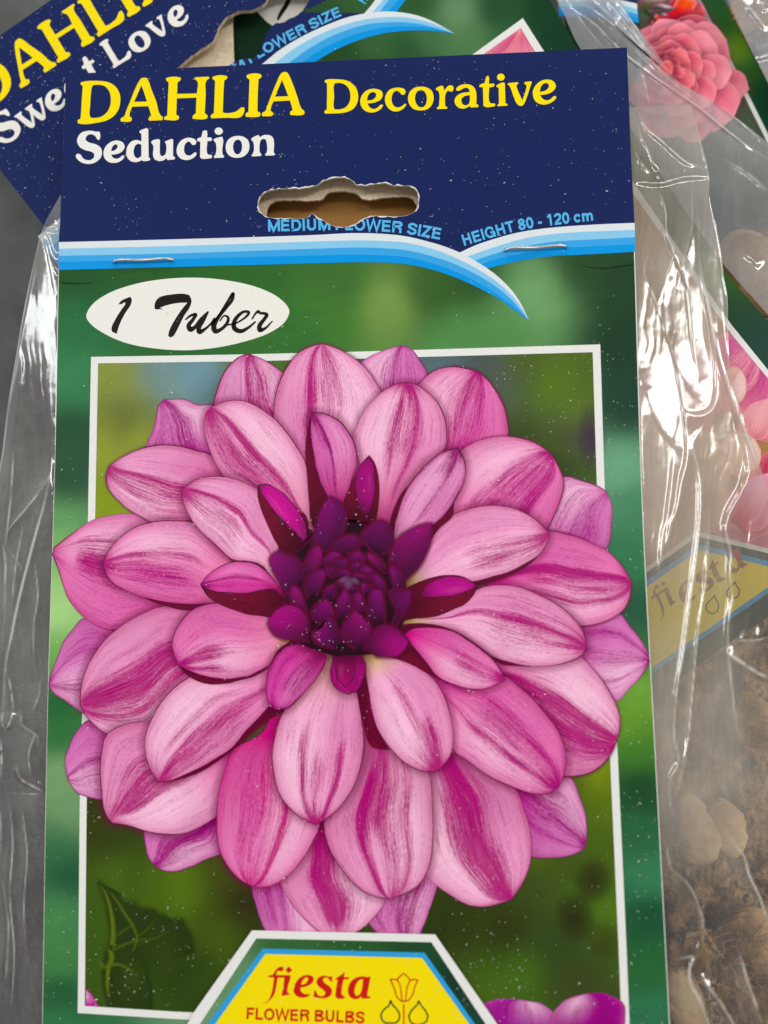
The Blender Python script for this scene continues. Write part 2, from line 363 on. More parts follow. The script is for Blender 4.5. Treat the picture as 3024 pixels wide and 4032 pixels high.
# ------------------------------------------------------------------ lettering: outlines of the letters
GLYPH = {
'D0': ["L 95,150 110,142 330,128 450,145 540,195 595,280 610,370 590,490 530,580 440,640 330,670 70,685 50,670 55,640 90,620 100,500 108,350 120,200 90,170",
       "L 250,185 330,178 410,200 465,265 485,350 480,440 440,530 370,590 290,612 225,610 212,590 215,450 225,300 238,210"],
'A0': ["L 880,100 900,90 950,90 965,105 1020,250 1080,400 1130,570 1165,600 1160,640 990,648 975,630 985,605 1012,585 1000,530 975,458 765,465 735,540 728,590 760,610 760,640 740,658 620,660 612,640 625,610 655,595 690,510 740,390 800,240 850,140",
       "L 885,185 925,295 958,398 790,402 835,300"],
'H0': ["L 1205,100 1215,90 1380,80 1400,90 1400,115 1360,150 1355,220 1350,298 1610,292 M 125,170 90,135 90,115 270,105 282,125 240,160 232,340 220,585 255,610 255,640 240,655 70,658 60,640 70,610 103,585 112,380 L 1348,355 1340,570 1375,590 1375,620 1360,635 1190,637 1180,620 1185,600 1222,580 1235,300 1242,145 1210,120"],
'L0': ["M 320,115 330,105 500,95 515,105 510,130 475,155 465,300 455,570 480,580 560,578 630,560 680,520 710,505 735,508 738,550 720,600 685,635 500,643 310,650 297,635 305,605 338,585 348,350 355,160 320,135"],
'I0': ["M 765,95 775,83 945,73 963,90 960,115 922,140 912,340 908,555 945,580 945,610 930,625 765,632 750,615 755,590 790,565 797,350 805,145 768,115"],
'A1': ["M 1210,75 1240,48 1290,48 1305,62 1370,200 1430,370 1485,525 1520,555 1522,590 1505,603 1345,608 1332,590 1340,560 1368,545 1355,490 1332,418 1118,428 1090,490 1078,550 1110,575 1112,605 1095,618 975,622 963,605 972,578 1010,555 1040,480 1090,350 1150,200",
       "M 1228,150 1270,250 1310,360 1137,368 1180,265"],
'D2': ["N 60,95 75,82 240,75 340,88 420,130 475,195 498,280 490,370 445,450 370,495 270,515 70,522 55,505 60,490 88,470 92,300 92,130 62,110",
       "N 195,125 270,122 335,150 380,205 398,290 385,370 340,435 270,465 195,468 182,450 185,300 183,145"],
'e2': ["N 620,390 720,375 790,340 820,280 805,230 750,203 680,198 610,220 550,280 525,360 540,430 590,485 670,508 740,495 800,455 825,415 810,402 790,408 750,445 700,462 650,440",
       "N 615,352 690,340 730,300 735,260 700,238 650,255 622,300"],
'c2': ["N 1120,240 1105,205 1050,185 980,185 905,215 860,280 848,340 870,420 930,480 1000,495 1070,470 1120,420 1128,400 1110,392 1060,430 1010,442 965,420 937,360 940,290 970,235 1010,222 1040,240 1065,275 1100,275"],
'o2': ["N 1310,170 1390,180 1460,225 1485,310 1465,400 1400,465 1320,480 1230,465 1170,405 1150,320 1175,235 1235,185",
       "N 1318,212 1270,235 1242,300 1250,375 1290,430 1330,440 1370,420 1395,350 1390,280 1360,230"],
'r2': ["O 50,275 60,255 130,225 150,230 162,290 200,240 240,218 280,230 285,260 270,300 240,298 210,288 185,320 175,360 175,490 205,505 200,525 75,530 65,515 95,490 95,310 80,290"],
'a2': ["O 320,260 360,225 430,205 510,215 560,255 580,310 582,460 612,480 605,505 510,508 500,485 470,505 420,522 360,515 310,470 298,420 320,365 380,325 495,305 490,270 460,252 420,255 380,280 340,292 318,280",
       "O 497,345 430,360 390,395 388,430 410,470 450,482 485,460 497,420"],
't2': ["O 620,225 640,205 690,190 715,105 735,92 745,105 748,200 810,195 822,210 805,238 750,245 752,430 770,455 820,455 832,470 820,495 700,502 675,485 670,300 668,245 625,242"],
'i2': ["O 842,225 870,205 940,182 955,190 962,450 990,465 988,485 865,492 853,478 878,455 875,250 850,240",
       "O 851,112 866,80 903,66 940,80 955,112 940,144 903,158 866,144"],
'v2': ["O 992,205 1000,190 1120,178 1133,190 1105,225 1115,260 1183,415 1230,280 1240,220 1208,195 1215,175 1300,167 1308,180 1280,260 1240,380 1200,470 1180,485 1140,483 1110,455 1060,340 1020,235"],
'e3': ["O 1415,345 1500,335 1570,305 1612,260 1618,210 1580,160 1510,143 1430,160 1365,210 1325,280 1322,350 1350,420 1410,462 1480,470 1550,450 1610,405 1630,375 1615,357 1590,365 1550,400 1500,415 1450,395",
       "O 1412,305 1480,290 1525,250 1532,210 1500,185 1450,205 1420,255"],
'S4': ["P 345,105 345,180 330,205 310,195 285,155 240,130 190,135 155,175 160,210 200,235 290,260 350,300 370,360 355,430 300,485 220,515 140,510 70,475 30,425 30,395 60,382 90,395 120,440 170,465 225,462 265,430 270,385 240,360 150,335 80,295 48,235 55,165 100,110 170,85 240,83 300,95 325,92"],
'e4': ["P 490,395 570,385 630,355 665,300 650,245 600,215 530,213 460,245 405,310 390,380 410,450 470,495 540,502 610,480 660,430 660,408 640,405 600,435 560,448 515,435",
       "P 490,352 540,335 575,300 570,265 545,258 515,280 495,320"],
'd4': ["P 860,85 955,50 975,60 980,430 1000,445 995,470 905,478 888,465 850,485 800,492 740,475 695,420 688,350 710,275 760,220 820,203 885,220 885,125 862,105",
       "P 885,265 850,250 810,270 785,330 790,400 815,438 850,438 885,410"],
'u4': ["P 1012,235 1025,212 1110,190 1128,205 1125,350 1130,400 1155,415 1190,400 1205,370 1205,250 1188,225 1280,188 1300,200 1298,410 1325,430 1318,458 1225,465 1210,438 1180,465 1120,478 1060,460 1038,410 1038,270 1020,248"],
'c4': ["P 1605,230 1590,200 1530,175 1460,180 1390,225 1348,310 1350,380 1390,440 1460,465 1530,455 1590,415 1608,380 1595,362 1570,372 1530,402 1490,405 1455,380 1442,320 1455,260 1490,222 1520,230 1550,268 1590,265"],
't4': ["Q 355,240 380,222 425,210 450,110 480,97 515,100 522,125 522,212 585,212 602,235 590,268 525,272 522,470 540,492 590,495 602,520 590,550 430,558 405,535 410,280 365,275"],
'i4': ["Q 622,250 650,230 760,200 775,215 775,490 798,515 790,543 640,548 628,525 655,495 660,300 635,270",
       "Q 640,110 660,70 710,50 760,70 780,110 760,150 710,170 660,150"],
'o4': ["Q 1010,187 1110,200 1190,260 1212,350 1190,450 1110,525 1010,545 910,525 840,455 825,360 850,270 920,210",
       "Q 1020,245 970,275 945,350 955,430 985,480 1025,490 1065,460 1090,390 1085,310 1060,260"],
'n4': ["Q 1240,235 1270,210 1350,175 1370,185 1380,212 1430,180 1500,170 1570,190 1605,240 1608,460 1632,480 1620,505 1480,510 1465,490 1492,460 1492,290 1475,245 1440,235 1400,255 1385,290 1385,460 1410,490 1395,515 1260,522 1243,500 1272,470 1270,280 1245,255"],
'11': ["R 275,238 300,210 370,178 382,200 375,240 330,310 285,400 262,475 225,458 220,430 245,370 300,280 330,235 328,222 290,240"],
'T1': ["R 563,265 575,210 610,180 700,160 800,155 840,165 858,205 845,260 800,330 755,420 740,450 715,490 690,505 672,490 680,450 720,370 780,280 825,225 740,230 650,250 605,268 635,278 570,280"],
'f5': ["S 20,400 60,380 85,330 100,280 110,210 115,165 58,158 70,145 105,135 130,95 165,65 195,62 210,80 185,112 165,100 145,105 135,140 270,142 268,175 250,230 238,300 265,318 250,325 185,335 200,260 212,165 150,165 140,230 125,300 100,350 60,390 30,405",
       "S 255,60 287,95 250,125 222,92"],
'e5': ["S 365,260 430,243 480,205 488,165 455,142 400,143 345,175 308,235 298,290 325,335 380,352 430,343 460,315 430,318 390,312 365,285", "S 368,232 385,190 420,158 435,175 415,215"],
's5': ["S 660,150 655,210 640,195 615,165 585,165 570,185 590,215 640,250 660,285 645,330 600,355 540,355 485,345 492,280 505,290 525,325 560,338 590,325 595,300 570,275 525,240 510,205 530,165 580,145 630,155"],
't5': ["S 775,105 770,160 820,162 812,180 765,182 750,260 745,320 780,345 770,360 710,360 690,340 692,290 710,185 688,180 695,168 735,145"],
'a5': ["S 1018,155 1000,250 985,335 1018,340 1010,358 935,362 932,340 900,362 850,362 815,330 805,275 830,205 880,165 940,152 980,158", "S 945,175 905,195 875,250 868,305 885,335 915,320 935,270"],
}
def glyph_loops(k): return [catmull(px(s)[0], 5, True, math.radians(48)) for s in GLYPH[k]]
def glyph(k, mat, st, parent):
    lp = glyph_loops(k)
    # dotted letters are two islands, not a hole
    if k in ('i2', 'i4', 'f5'):
        P = []; F = []
        for l in lp:
            p, f = tess([l]); F += [tuple(x+sum(len(q) for q in P) for x in t) for t in f]; P.append(p)
        V = st.p.at(np.concatenate(P), st.nxt()); return mesh('letter', V, F, mat, parent)
    return sheet('letter', lp, mat, st, parent)
def arc(cx, cy, rx, ry, a0, a1, n=12): return [(cx+rx*math.cos(math.radians(a)), cy+ry*math.sin(math.radians(a))) for a in np.linspace(a0, a1, n)]
SW = .148   # pen width of the bold sans capitals (cap height .72)
def sans_shapes(ch):
    a, h, m_ = SW/2, .72, .36; x = a+.07
    if ch == 'M': return .833, [[(x, 0), (x, h)], [(.76, 0), (.76, h)], [(x-.03, h), (.416, .06), (.79, h)]]
    if ch == 'E': return .66, [[(.60, h-a), (x, h-a), (x, a), (.61, a)], [(x, m_+.01), (.57, m_+.01)]]
    if ch == 'D': return .72, [[(x, a), (x, h-a)]+[(.32, h-a)]+arc(.36, m_, .265, m_-a, 90, -90)+[(x-a, a)]]
    if ch == 'I': return .28, [[(.14, 0), (.14, h)]]
    if ch == 'U': return .72, [[(x, h), (x, .26)]+arc(.36, .26, .36-x, .26-a, 180, 360)+[(.72-x, h)]]
    if ch == 'F': return .60, [[(.57, h-a), (x, h-a), (x, 0)], [(x, m_-.01), (.52, m_-.01)]]
    if ch == 'L': return .60, [[(x, h), (x, a), (.57, a)]]
    if ch == 'O': return .78, [arc(.39, m_, .39-.035-a, m_-a+.01, 90, 450, 28)]
    if ch == 'W': return .95, [[(.06, h), (.25, .04), (.475, h-.03), (.70, .04), (.89, h)]]
    if ch == 'R': return .72, [[(x, 0), (x, h-a), (.42, h-a)]+arc(.45, .53, .165, .19-a, 90, -90)+[(x, .34+.0)], [(.45, .32), (.58, .26), (.60, .0)]]
    if ch == 'B': return .72, [[(x, a), (x, h-a), (.40, h-a)]+arc(.42, .545, .155, .175-a, 90, -90)+[(x, .37)], [(x, .37), (.42, .37)]+arc(.43, .205, .18, .205-a, 90, -90)+[(x-a, a)]]
    if ch == 'S': return .66, [[(.58, .50)]+arc(.34, .53, .22, .19-a+.01, 10, 170, 9)+[(.13, .44), (.33, .375), (.53, .30)]+arc(.335, .195, .225, .195-a+.01, 0, -170, 10)+[(.09, .22)]]
    if ch == 'Z': return .62, [[(.05, h-a), (.52, h-a), (.09, a), (.58, a)]]
    if ch == 'H': return .72, [[(x, 0), (x, h)], [(.72-x, 0), (.72-x, h)], [(x, m_+.01), (.72-x, m_+.01)]]
    if ch == 'G': return .78, [[(.66, .50)]+arc(.38, m_, .28, m_-a+.01, 30, 320, 20)+[(.645, .13), (.645, .33), (.42, .33)], [(.665, 0), (.665, .33)]]
    if ch == 'T': return .60, [[(.02, h-a), (.58, h-a)], [(.30, 0), (.30, h)]]
    if ch == '0': return .556, [arc(.278, m_, .18, m_-a+.01, 90, 450, 24)]
    if ch == '8': return .556, [arc(.278, .53, .155, .18-a+.01, 90, 450, 20), arc(.278, .20, .18, .20-a+.01, 90, 450, 20)]
    if ch == '1': return .556, [[(.12, .55), (.25, .60), (.32, h)], [(.33, 0), (.33, h)]]
    if ch == '2': return .556, [[(.10, .50)]+arc(.28, .52, .18, .20-a+.01, 170, -20, 9)+[(.40, .36), (.14, .16), (.115, a), (.50, a)]]
    if ch == '-': return .33, [[(.03, .27), (.30, .27)]]
    if ch == 'c': return .55, [[(.46, .37)]+arc(.28, .265, .185, .265-a+.01, 35, 325, 16)]
    if ch == 'm': return .88, [[(.13, 0), (.13, .53)], [(.13, .30)]+arc(.28, .34, .14, .19-a, 170, 0, 7)+[(.42, 0)], [(.44, .30)]+arc(.59, .34, .14, .19-a, 170, 0, 7)+[(.74, 0)]]
    return .26, []
def text_mesh(body, track=.0):
    """letters as pen strokes: list of (vertices, faces); x runs along the line, cap height .72"""
    x = 0.0; out = []
    for ch in body:
        wd, st_ = sans_shapes(ch); V = []; F = []
        for p in st_:
            p = np.array(p, float); k = len(p); closed = np.linalg.norm(p[0]-p[-1]) < 1e-6
            d = np.diff(p, axis=0); d /= np.linalg.norm(d, axis=1)[:, None]+1e-12; lft = []; rgt = []
            for i in range(k):
                d0 = d[i-1] if i > 0 else (d[-1] if closed else d[0]); d1 = d[i] if i < k-1 else (d[0] if closed else d[-1])
                n0 = np.array((-d0[1], d0[0])); n1 = np.array((-d1[1], d1[0])); mm = n0+n1; mm /= np.linalg.norm(mm)+1e-9; q = SW/2/max(.42, float(mm @ n0)); lft.append(p[i]+mm*q); rgt.append(p[i]-mm*q)
            b = len(V); V += lft+rgt; F += [(b+i, b+i+1, b+k+i+1, b+k+i) for i in range(k-1)]
        if V: out.append((np.array(V)+[x, 0], F, np.repeat(np.arange(len(st_)), [2*len(p) for p in st_])))
        x += wd+track
    return out, x
SANS = {k: text_mesh(k) for k in ('MEDIUM FLOWER SIZE', 'HEIGHT 80 - 120 cm', 'FLOWER BULBS')}
def sans_line(body, base, cap, mat, st, parent, x0=0.0, x1=1.0, cut=None, crop=None):
    """one mesh per letter along a curved base line (pixels)"""
    lets, w = SANS[body]; ch = .72
    b = resample(catmull(px(base)[0], 10), 200); d = np.r_[0, np.cumsum(np.linalg.norm(np.diff(b, axis=0), axis=1))]
    tt = np.gradient(b, axis=0); tt /= np.linalg.norm(tt, axis=1)[:, None]; Ltot = d[-1]; lift = st.nxt()
    for v, F, layer in lets:
        s = (x0+(x1-x0)*v[:, 0]/w)*Ltot; hgt = v[:, 1]/ch*cap
        P = np.stack([np.interp(s, d, b[:, 0])+hgt*np.interp(s, d, tt[:, 1]), np.interp(s, d, b[:, 1])-hgt*np.interp(s, d, tt[:, 0])], 1)
        lay = lift+layer*EPS
        if cut is not None and inside(cut, P).any() or (cut is not None and any(inside(cut, np.array([P[list(f)].mean(0)]))[0] for f in F)):
            tri = []                            # letters bitten by the punched hole
            for f in F:
                for j in range(1, len(f)-1): tri.append((P[f[0]], P[f[j]], P[f[j+1]], layer[f[0]]*EPS))
            fin = []; lz = []
            while tri:
                A_, B_, C_, lq = tri.pop(); ls = [np.linalg.norm(A_-B_), np.linalg.norm(B_-C_), np.linalg.norm(C_-A_)]; q = int(np.argmax(ls))
                if ls[q] < 5: 
                    if not inside(cut, np.array([(A_+B_+C_)/3]))[0]: fin.append((A_, B_, C_)); lz.append(lq)
                    continue
                if q == 1: A_, B_, C_ = B_, C_, A_
                elif q == 2: A_, B_, C_ = C_, A_, B_
                mm = (A_+B_)/2; tri += [(A_, mm, C_, lq), (mm, B_, C_, lq)]
            if not fin: continue
            P = np.array(fin).reshape(-1, 2); F = [(3*i, 3*i+1, 3*i+2) for i in range(len(fin))]; lay = lift+np.repeat(lz, 3)
        VV = st.p.at(P, lay); mesh('letter', VV, fix_up(VV, F), mat, parent)
def swoosh(st, parent, L_, R_):
    """two overlapping curved bands of four blues; L_ and R_ list the five border curves of each"""
    for S_ in (R_, L_):
        if S_ is None: continue
        cs = [catmull(px(s)[0], 8) for s in S_]
        for q, mt in enumerate(('sky1', 'sky2', 'sky3', 'sky4')):
            strip('wave_band', cs[q], cs[q+1], MAT[mt], st, parent)

# ------------------------------------------------------------------ petals of the printed flowers
KIND = dict(
 pink=dict(pale=(236, 140, 190), base=(212, 48, 142), dark=(162, 4, 106), edge='edge'),
 pale=dict(pale=(244, 174, 208), base=(212, 60, 146), dark=(164, 4, 104), edge='edge'),
 hot=dict(pale=(234, 130, 186), base=(198, 0, 112), dark=(182, 0, 106), edge='edge'),
 lilac=dict(pale=(224, 142, 194), base=(184, 40, 140), dark=(148, 8, 110), edge='edge_l'),
 inner=dict(pale=(226, 100, 172), base=(160, 6, 86), dark=(130, 4, 90), edge='edge_d', hl=.28),
 deep=dict(pale=(166, 18, 116), base=(96, 4, 50), dark=(100, 4, 72), edge='edge_d', hl=.08),
 plum=dict(pale=(112, 14, 86), base=(40, 2, 24), dark=(70, 5, 52), edge='edge_d', rim=.0, hl=.0),
 maroon=dict(pale=(116, 10, 46), base=(78, 5, 28), dark=(82, 5, 30), edge='edge_d', rim=.4, hl=.0),
 coral=dict(pale=(240, 130, 150), base=(232, 60, 84), dark=(246, 176, 176), edge='coral_e', rim=.55, hl=.15),
 cream=dict(pale=(236, 202, 180), base=(214, 110, 130), dark=(196, 70, 110), edge='coral_e', rim=.3))
MAT['coral_e'] = ink('ink_coral_edge', (236, 150, 170))
def petal(s, kind, st, parent, stripes=None, tip=.55, base=.45, yel=0.0, shade=0.0, shadow=True, name='petal', edge_w=4.0, dens=.16, half=0.0, basecol=None, pale=None, sh_a=.36):
    """printed petal: outline base -> * tip -> base. stripes: (v, width, u0, u1, strength)"""
    p, k = px(s) if isinstance(s, str) else s
    K = KIND[kind]; a = resample(catmull(p[:k+1], 8), 25); b = resample(catmull(p[k:][::-1], 8), 25)
    if kind not in ('maroon',) and name == 'petal':            # living edge: never a clean oval
        q0 = random.random()*90; tt_ = np.linspace(0, 1, 25)
        for e_, k_ in ((a, 3), (b, 7)):
            nn_ = np.gradient(e_, axis=0); nn_ /= np.linalg.norm(nn_, axis=1)[:, None]+1e-9; nn_ = np.stack([-nn_[:, 1], nn_[:, 0]], 1)
            e_ += nn_*((2.6*vnoise(tt_*7+q0, tt_*0+k_, 5)+1.5*vnoise(tt_*17+q0, tt_*0+k_, 6))*np.sin(tt_*math.pi))[:, None]
    NU, NV = 25, 13; v = np.linspace(0, 1, NV); u = np.linspace(0, 1, NU)
    P = a[:, None]*(1-v)[None, :, None]+b[:, None]*v[None, :, None]
    mid = P[:, NV//2]; ln = np.linalg.norm(np.diff(mid, axis=0), axis=1).sum(); wd = np.linalg.norm(b-a, axis=1).max()
    U, Vv = np.meshgrid(u, v, indexing='ij')
    pl = lin(K['pale'] if pale is None else pale); bs = lin(K['base'] if basecol is None else basecol)
    fb = np.clip((base*1.15-U)/max(base*1.15, 1e-3), 0, 1)**1.1
    c = pl*(1-fb[..., None])+bs*fb[..., None]
    if half: # one side of the keel a touch deeper
        hv = np.clip(((Vv-.5)*np.sign(half))*2.4, 0, 1)*abs(half); c = c*(1-hv[..., None])+lin(K['dark'])*hv[..., None]
    if yel:
        fy = np.clip((yel-U)/yel, 0, 1); c = c*(1-fy[..., None])+lin((196, 182, 30))*fy[..., None]
    if shade: c = c*(1-shade*np.clip(1-U*1.6, 0, 1))[..., None]
    sat = lin(K['dark'])*.68+lin(K['pale'])*.32                 # deeper pink towards the rims, pale along the crown
    rimf = np.clip(np.abs(2*Vv-1)**6*.74+np.abs(2*Vv-1)**2*.22*(1.2-U)+np.clip((U-.76)/.24, 0, 1)**2*.66, 0, .92)*K.get('rim', 1.0)
    c = c*(1-rimf[..., None])+sat*rimf[..., None]
    cv = .5+.22*(1 if random.random() < .5 else -1); hl = np.exp(-((Vv-cv)/.22)**2)*np.exp(-((U-.60)/.27)**2)*K.get('hl', .76)    # silky light on the cupped crown
    c = c*(1-hl[..., None])+np.minimum(1, lin(K['pale'])*.25+lin((250, 212, 228))*.75)*hl[..., None]
    fold = np.exp(-((Vv-(1-cv))/.16)**2)*np.clip(1-np.abs(U-.45)/.6, 0, 1)*.26; c = c*(1-fold[..., None]*np.array((.6, 1.2, .7)))
    S_ = np.full(U.shape, float(dens))
    if stripes is None: stripes = [(.36, .05, .15, 1, .42), (.5, .16, .35, 1, .30), (.66, .045, .1, 1, .40)]
    for (v0, w, u0, u1, q) in stripes:
        S_ += .96*q*np.exp(-((Vv-v0)/w)**2)*np.clip((U-u0)/.12+.5, 0, 1)*np.clip((u1-U)/.12+.5, 0, 1)
    S_ += tip*np.clip((U-.80)/.2, 0, 1)**1.5
    sd = random.random()*40
    uv = np.stack([Vv*wd/100+sd, U*ln/100+sd*.7], -1).reshape(-1, 2)
    P2 = P.reshape(-1, 2); n0 = len(P2); lift = st.nxt()
    V = st.p.at(P2, lift); fs = fix_up(V, grid_faces(NU, NV)); fm = [0]*len(fs)
    Col = np.concatenate([c.reshape(-1, 3), np.ones((n0, 1))], 1)
    Col2 = np.concatenate([np.tile(lin(K['dark']), (n0, 1)), S_.reshape(-1, 1)], 1)
    # thin darker rim
    o = np.concatenate([a, b[::-1][1:]]); t = np.gradient(o, axis=0); t /= np.linalg.norm(t, axis=1)[:, None]+1e-9
    nn = np.stack([-t[:, 1], t[:, 0]], 1); cen = P2.mean(0)
    if ((o-cen)*nn).sum() > 0: nn = -nn
    ew = edge_w*(0.65+.5*np.array([vnoise(i*.23, sd) for i in range(len(o))]))
    lift2 = st.nxt(); V2 = st.p.at(np.r_[o, o+nn*np.clip(ew, 1.2, 99)[:, None]], lift2); q = len(o); f2 = fix_up(V2, [(i, i+1, q+i+1, q+i) for i in range(q-1)])
    fs += [tuple(x+n0 for x in f) for f in f2]; fm += [1]*len(f2); V = np.r_[V, V2]
    z4 = np.zeros((2*q, 4)); Col = np.r_[Col, z4]; Col2 = np.r_[Col2, z4]; uv = np.r_[uv, np.zeros((2*q, 2))]
    if shadow: # soft printed shade the petal throws on the ones beneath
        n1 = len(V); sw = shadow if isinstance(shadow, (int, float)) and shadow is not True else 32
        V3 = st.p.at(np.r_[o+nn*2, o-nn*sw], lift-EPS*.5); f3 = fix_up(V3, [(i, i+1, q+i+1, q+i) for i in range(q-1)])
        fs += [tuple(x+n1 for x in f) for f in f3]; fm += [2]*len(f3); V = np.r_[V, V3]
        c3 = np.tile(np.r_[lin((118, 0, 64)), sh_a], (2*q, 1)); c3[q:, 3] = 0; Col = np.r_[Col, c3]; Col2 = np.r_[Col2, z4]; uv = np.r_[uv, np.zeros((2*q, 2))]
    return mesh(name, V, fs, [MAT['petal'], MAT[K['edge']], MAT['soft']], parent, fm=fm, attrs={'Col': Col, 'Col2': Col2}, uv=uv)


# ================================================================== the setting
def quad(z0, x0, x1, y0, y1): return np.array([(x0, y0, z0), (x1, y0, z0), (x1, y1, z0), (x0, y1, z0)])
o = mesh('table_top', quad(0, -.9, 1.0, -1.0, .8), [(0, 1, 2, 3)], MAT['table']); o['kind'] = 'structure'

# ------------------------------------------------------------------ cards
def board(name, loops, plane, thick, mats, parent, top=0.0):
    """cut card: printed face, raw edges, back"""
    pts, tri = tess(loops); n = len(pts); V = np.r_[plane.at(pts, top), plane.at(pts, top)-plane.n*thick]
    f = list(tri)+[tuple(x+n for x in t[::-1]) for t in tri]; fm = [0]*len(tri)+[1]*len(tri); s = 0
    for lp in loops:
        k = len(lp)
        for i in range(k):
            f.append((s+i, s+(i+1) % k, n+s+(i+1) % k, n+s+i)); fm.append(1)
        s += k
    return mesh(name, V, f, mats, parent, fm=fm)
def jag(lp, amp, n=220, seed=3):
    """torn, fibrous cut line"""
    q = resample(np.r_[lp, lp[:1]], n+1)[:-1]; t = np.arange(n)
    q[:, 0] += amp*(vnoise(t*.55, t*0, seed)+.6*vnoise(t*1.9, t*0, seed+1)); q[:, 1] += amp*(vnoise(t*.55, t*0+9, seed+2)+.6*vnoise(t*1.9, t*0, seed+3)); return q
def blend_sheet(name, x0, x1, y0, y1, nx, ny, ctrl, st, parent, s=70.0, pw=2.2, mask=None):
    """printed out-of-focus background: colours flow between the given spots"""
    X, Y_ = np.meshgrid(np.linspace(x0, x1, nx), np.linspace(y0, y1, ny)); P = np.stack([X.ravel(), Y_.ravel()], 1)
    cx = np.array([c[:2] for c in ctrl], float); cc = np.array([lin(c[2:5]) for c in ctrl])
    d2 = ((P[:, None]-cx[None])**2).sum(-1); w = 1/(d2+s*s)**pw; C_ = (w[..., None]*cc[None]).sum(1)/w.sum(1)[:, None]
    C_ = np.concatenate([C_, np.ones((len(P), 1))], 1); f = [(i*nx+j, i*nx+j+1, (i+1)*nx+j+1, (i+1)*nx+j) for i in range(ny-1) for j in range(nx-1)]
    if mask is not None:
        fa = np.array(f); ok = mask(P).reshape(-1)[fa].all(1); f = [tuple(q) for q in fa[ok]]
    V = st.p.at(P, st.nxt()); return mesh(name, V, fix_up(V, f), MAT['attr'], parent, attrs={'Col': C_})

# ================================================================== top packet
pk = thing('seed_packet', 'flower packet with large magenta striped dahlia picture and punched hole, topmost of the pile', 'seed packet', (0.0575, -0.1, 0.0), 'dahlia packets in the pile')
EDGE_L = px("z 259,292 247,640 232,1000 216,1800 186.5,2800 166,4032 160,4330")[0]
EDGE_R = px("z 2468.6,187 2484,600 2500,1000 2531,2000 2583,3000 2637.6,4032 2652,4330")[0]
cl = catmull(EDGE_L, 6); cr = catmull(EDGE_R, 6)
HOLE = px("B 360,1340 380,1275 440,1240 560,1232 690,1225 740,1210 780,1185 850,1165 900,1158 960,1170 1000,1205 1060,1210 1180,1195 1250,1212 1370,1222 1400,1260 1410,1320 1390,1370 1340,1405 1250,1415 1100,1412 1040,1430 990,1465 930,1480 860,1478 800,1450 750,1420 700,1395 690,1420 560,1425 450,1425 400,1410 370,1380")[0]
HOLE = jag(catmull(HOLE, 4, True), 1.8)
outl = np.r_[cl[::-1], cr]
card = board('card', [outl, HOLE], PA, .0005, [MAT['white'], MAT['board']], pk)
card['label'] = 'glossy printed card front with a punched hanging hole'
HOLE2 = jag(catmull(px("B 415,1400 418,1360 440,1330 480,1312 600,1308 720,1310 775,1300 810,1265 880,1248 950,1252 1010,1270 1040,1300 1200,1290 1330,1285 1370,1300 1392,1340 1395,1420 1340,1500 1080,1505 1000,1560 860,1570 760,1510 500,1510 430,1480")[0], 4, True), 1.5, seed=8)
bo = px("z 275,330 2455,235 2490,1000 245,1060")[0]
board('back_flap', [bo, HOLE2], Plane((0, 0, ZA-.0034), np.eye(3)), .0005, [MAT['board'], MAT['board']], pk)
# torn fibres standing round the hole
sh = Stack(PA); sh.k = 2
# header panel
T0L = catmull(px("U 50,117 820,98 1659,72 X 800,203 V 0,160 150,175 300,210 400,240 495,278")[0], 6)
T0R = catmull(px("V 495,278 600,230 720,190 850,155 1000,130 1150,115 1300,105 1450,97 1595,92")[0], 6)
top = [px("z 259,292 800,263 1800,218 2468.6,187")[0]]
L1 = catmull(px("z 232.5,955 247,640 259,292")[0], 4)
tg_ = np.gradient(np.r_[HOLE[-3:], HOLE, HOLE[:3]], axis=0)[3:-3]; tg_ /= np.linalg.norm(tg_, axis=1)[:, None]; nr_ = np.stack([tg_[:, 1], -tg_[:, 0]], 1); nr_ *= np.sign(((HOLE-HOLE.mean(0))*nr_).sum())
HOLE_o = HOLE+nr_*np.clip(2.2+4*vnoise(np.arange(len(HOLE))*.45, np.zeros(len(HOLE)), 51), .6, 8)[:, None]     # torn white fibre rim
sheet('header_panel', [np.r_[L1, top[0][1:], catmull(px("z 2484,600 V 1593,92")[0], 4), T0R[::-1][1:], T0L[::-1][1:]], HOLE_o], MAT['navy'], sh, card)
GREEN = [(300,1100,32,80,34),(600,1080,42,92,38),(1000,1090,48,102,40),(1350,1110,58,106,44),(1520,1200,118,152,72),(1300,1250,66,122,48),(1700,1150,52,92,38),(1850,1100,44,80,36),(2110,1170,112,162,102),(2000,1300,84,140,76),(2300,1060,38,72,38),(2450,1150,28,62,38),(2450,1350,18,56,34),(2480,1600,14,56,38),(2450,1850,104,164,124),(2490,1980,64,128,88),(2450,2200,44,118,74),(2520,2400,32,82,58),(2520,2560,44,104,60),(2510,2700,112,164,56),(2490,2850,104,152,44),(2510,2950,58,118,38),(2520,3100,22,66,38),(2530,3300,40,100,60),(2560,3450,56,126,86),(2560,3600,24,78,48),(2580,3800,40,100,50),(2600,4000,46,112,76),
 (300,1250,38,108,58),(1200,1300,52,110,46),(280,1500,50,126,76),(280,1700,24,72,44),(270,1900,24,66,44),(250,2050,92,152,92),(220,2150,132,186,102),(210,2400,168,212,132),(200,2600,112,172,82),(220,2750,24,92,44),(240,2900,40,110,56),(250,3050,122,162,108),(290,3200,112,152,104),(240,3350,50,110,66),(280,3450,28,78,54),(240,3600,70,132,76),(240,3800,70,130,70),(240,3900,24,78,44),(240,4020,52,116,72),(1400,3730,40,90,42),(950,3900,96,142,98),(860,4030,110,150,112),(1150,3735,52,100,50),(1650,3740,32,72,40),(1780,3900,24,58,44),(1880,4030,30,66,50),(700,1330,42,100,44),(1800,1340,80,140,74)]
def below_wave(p): return True
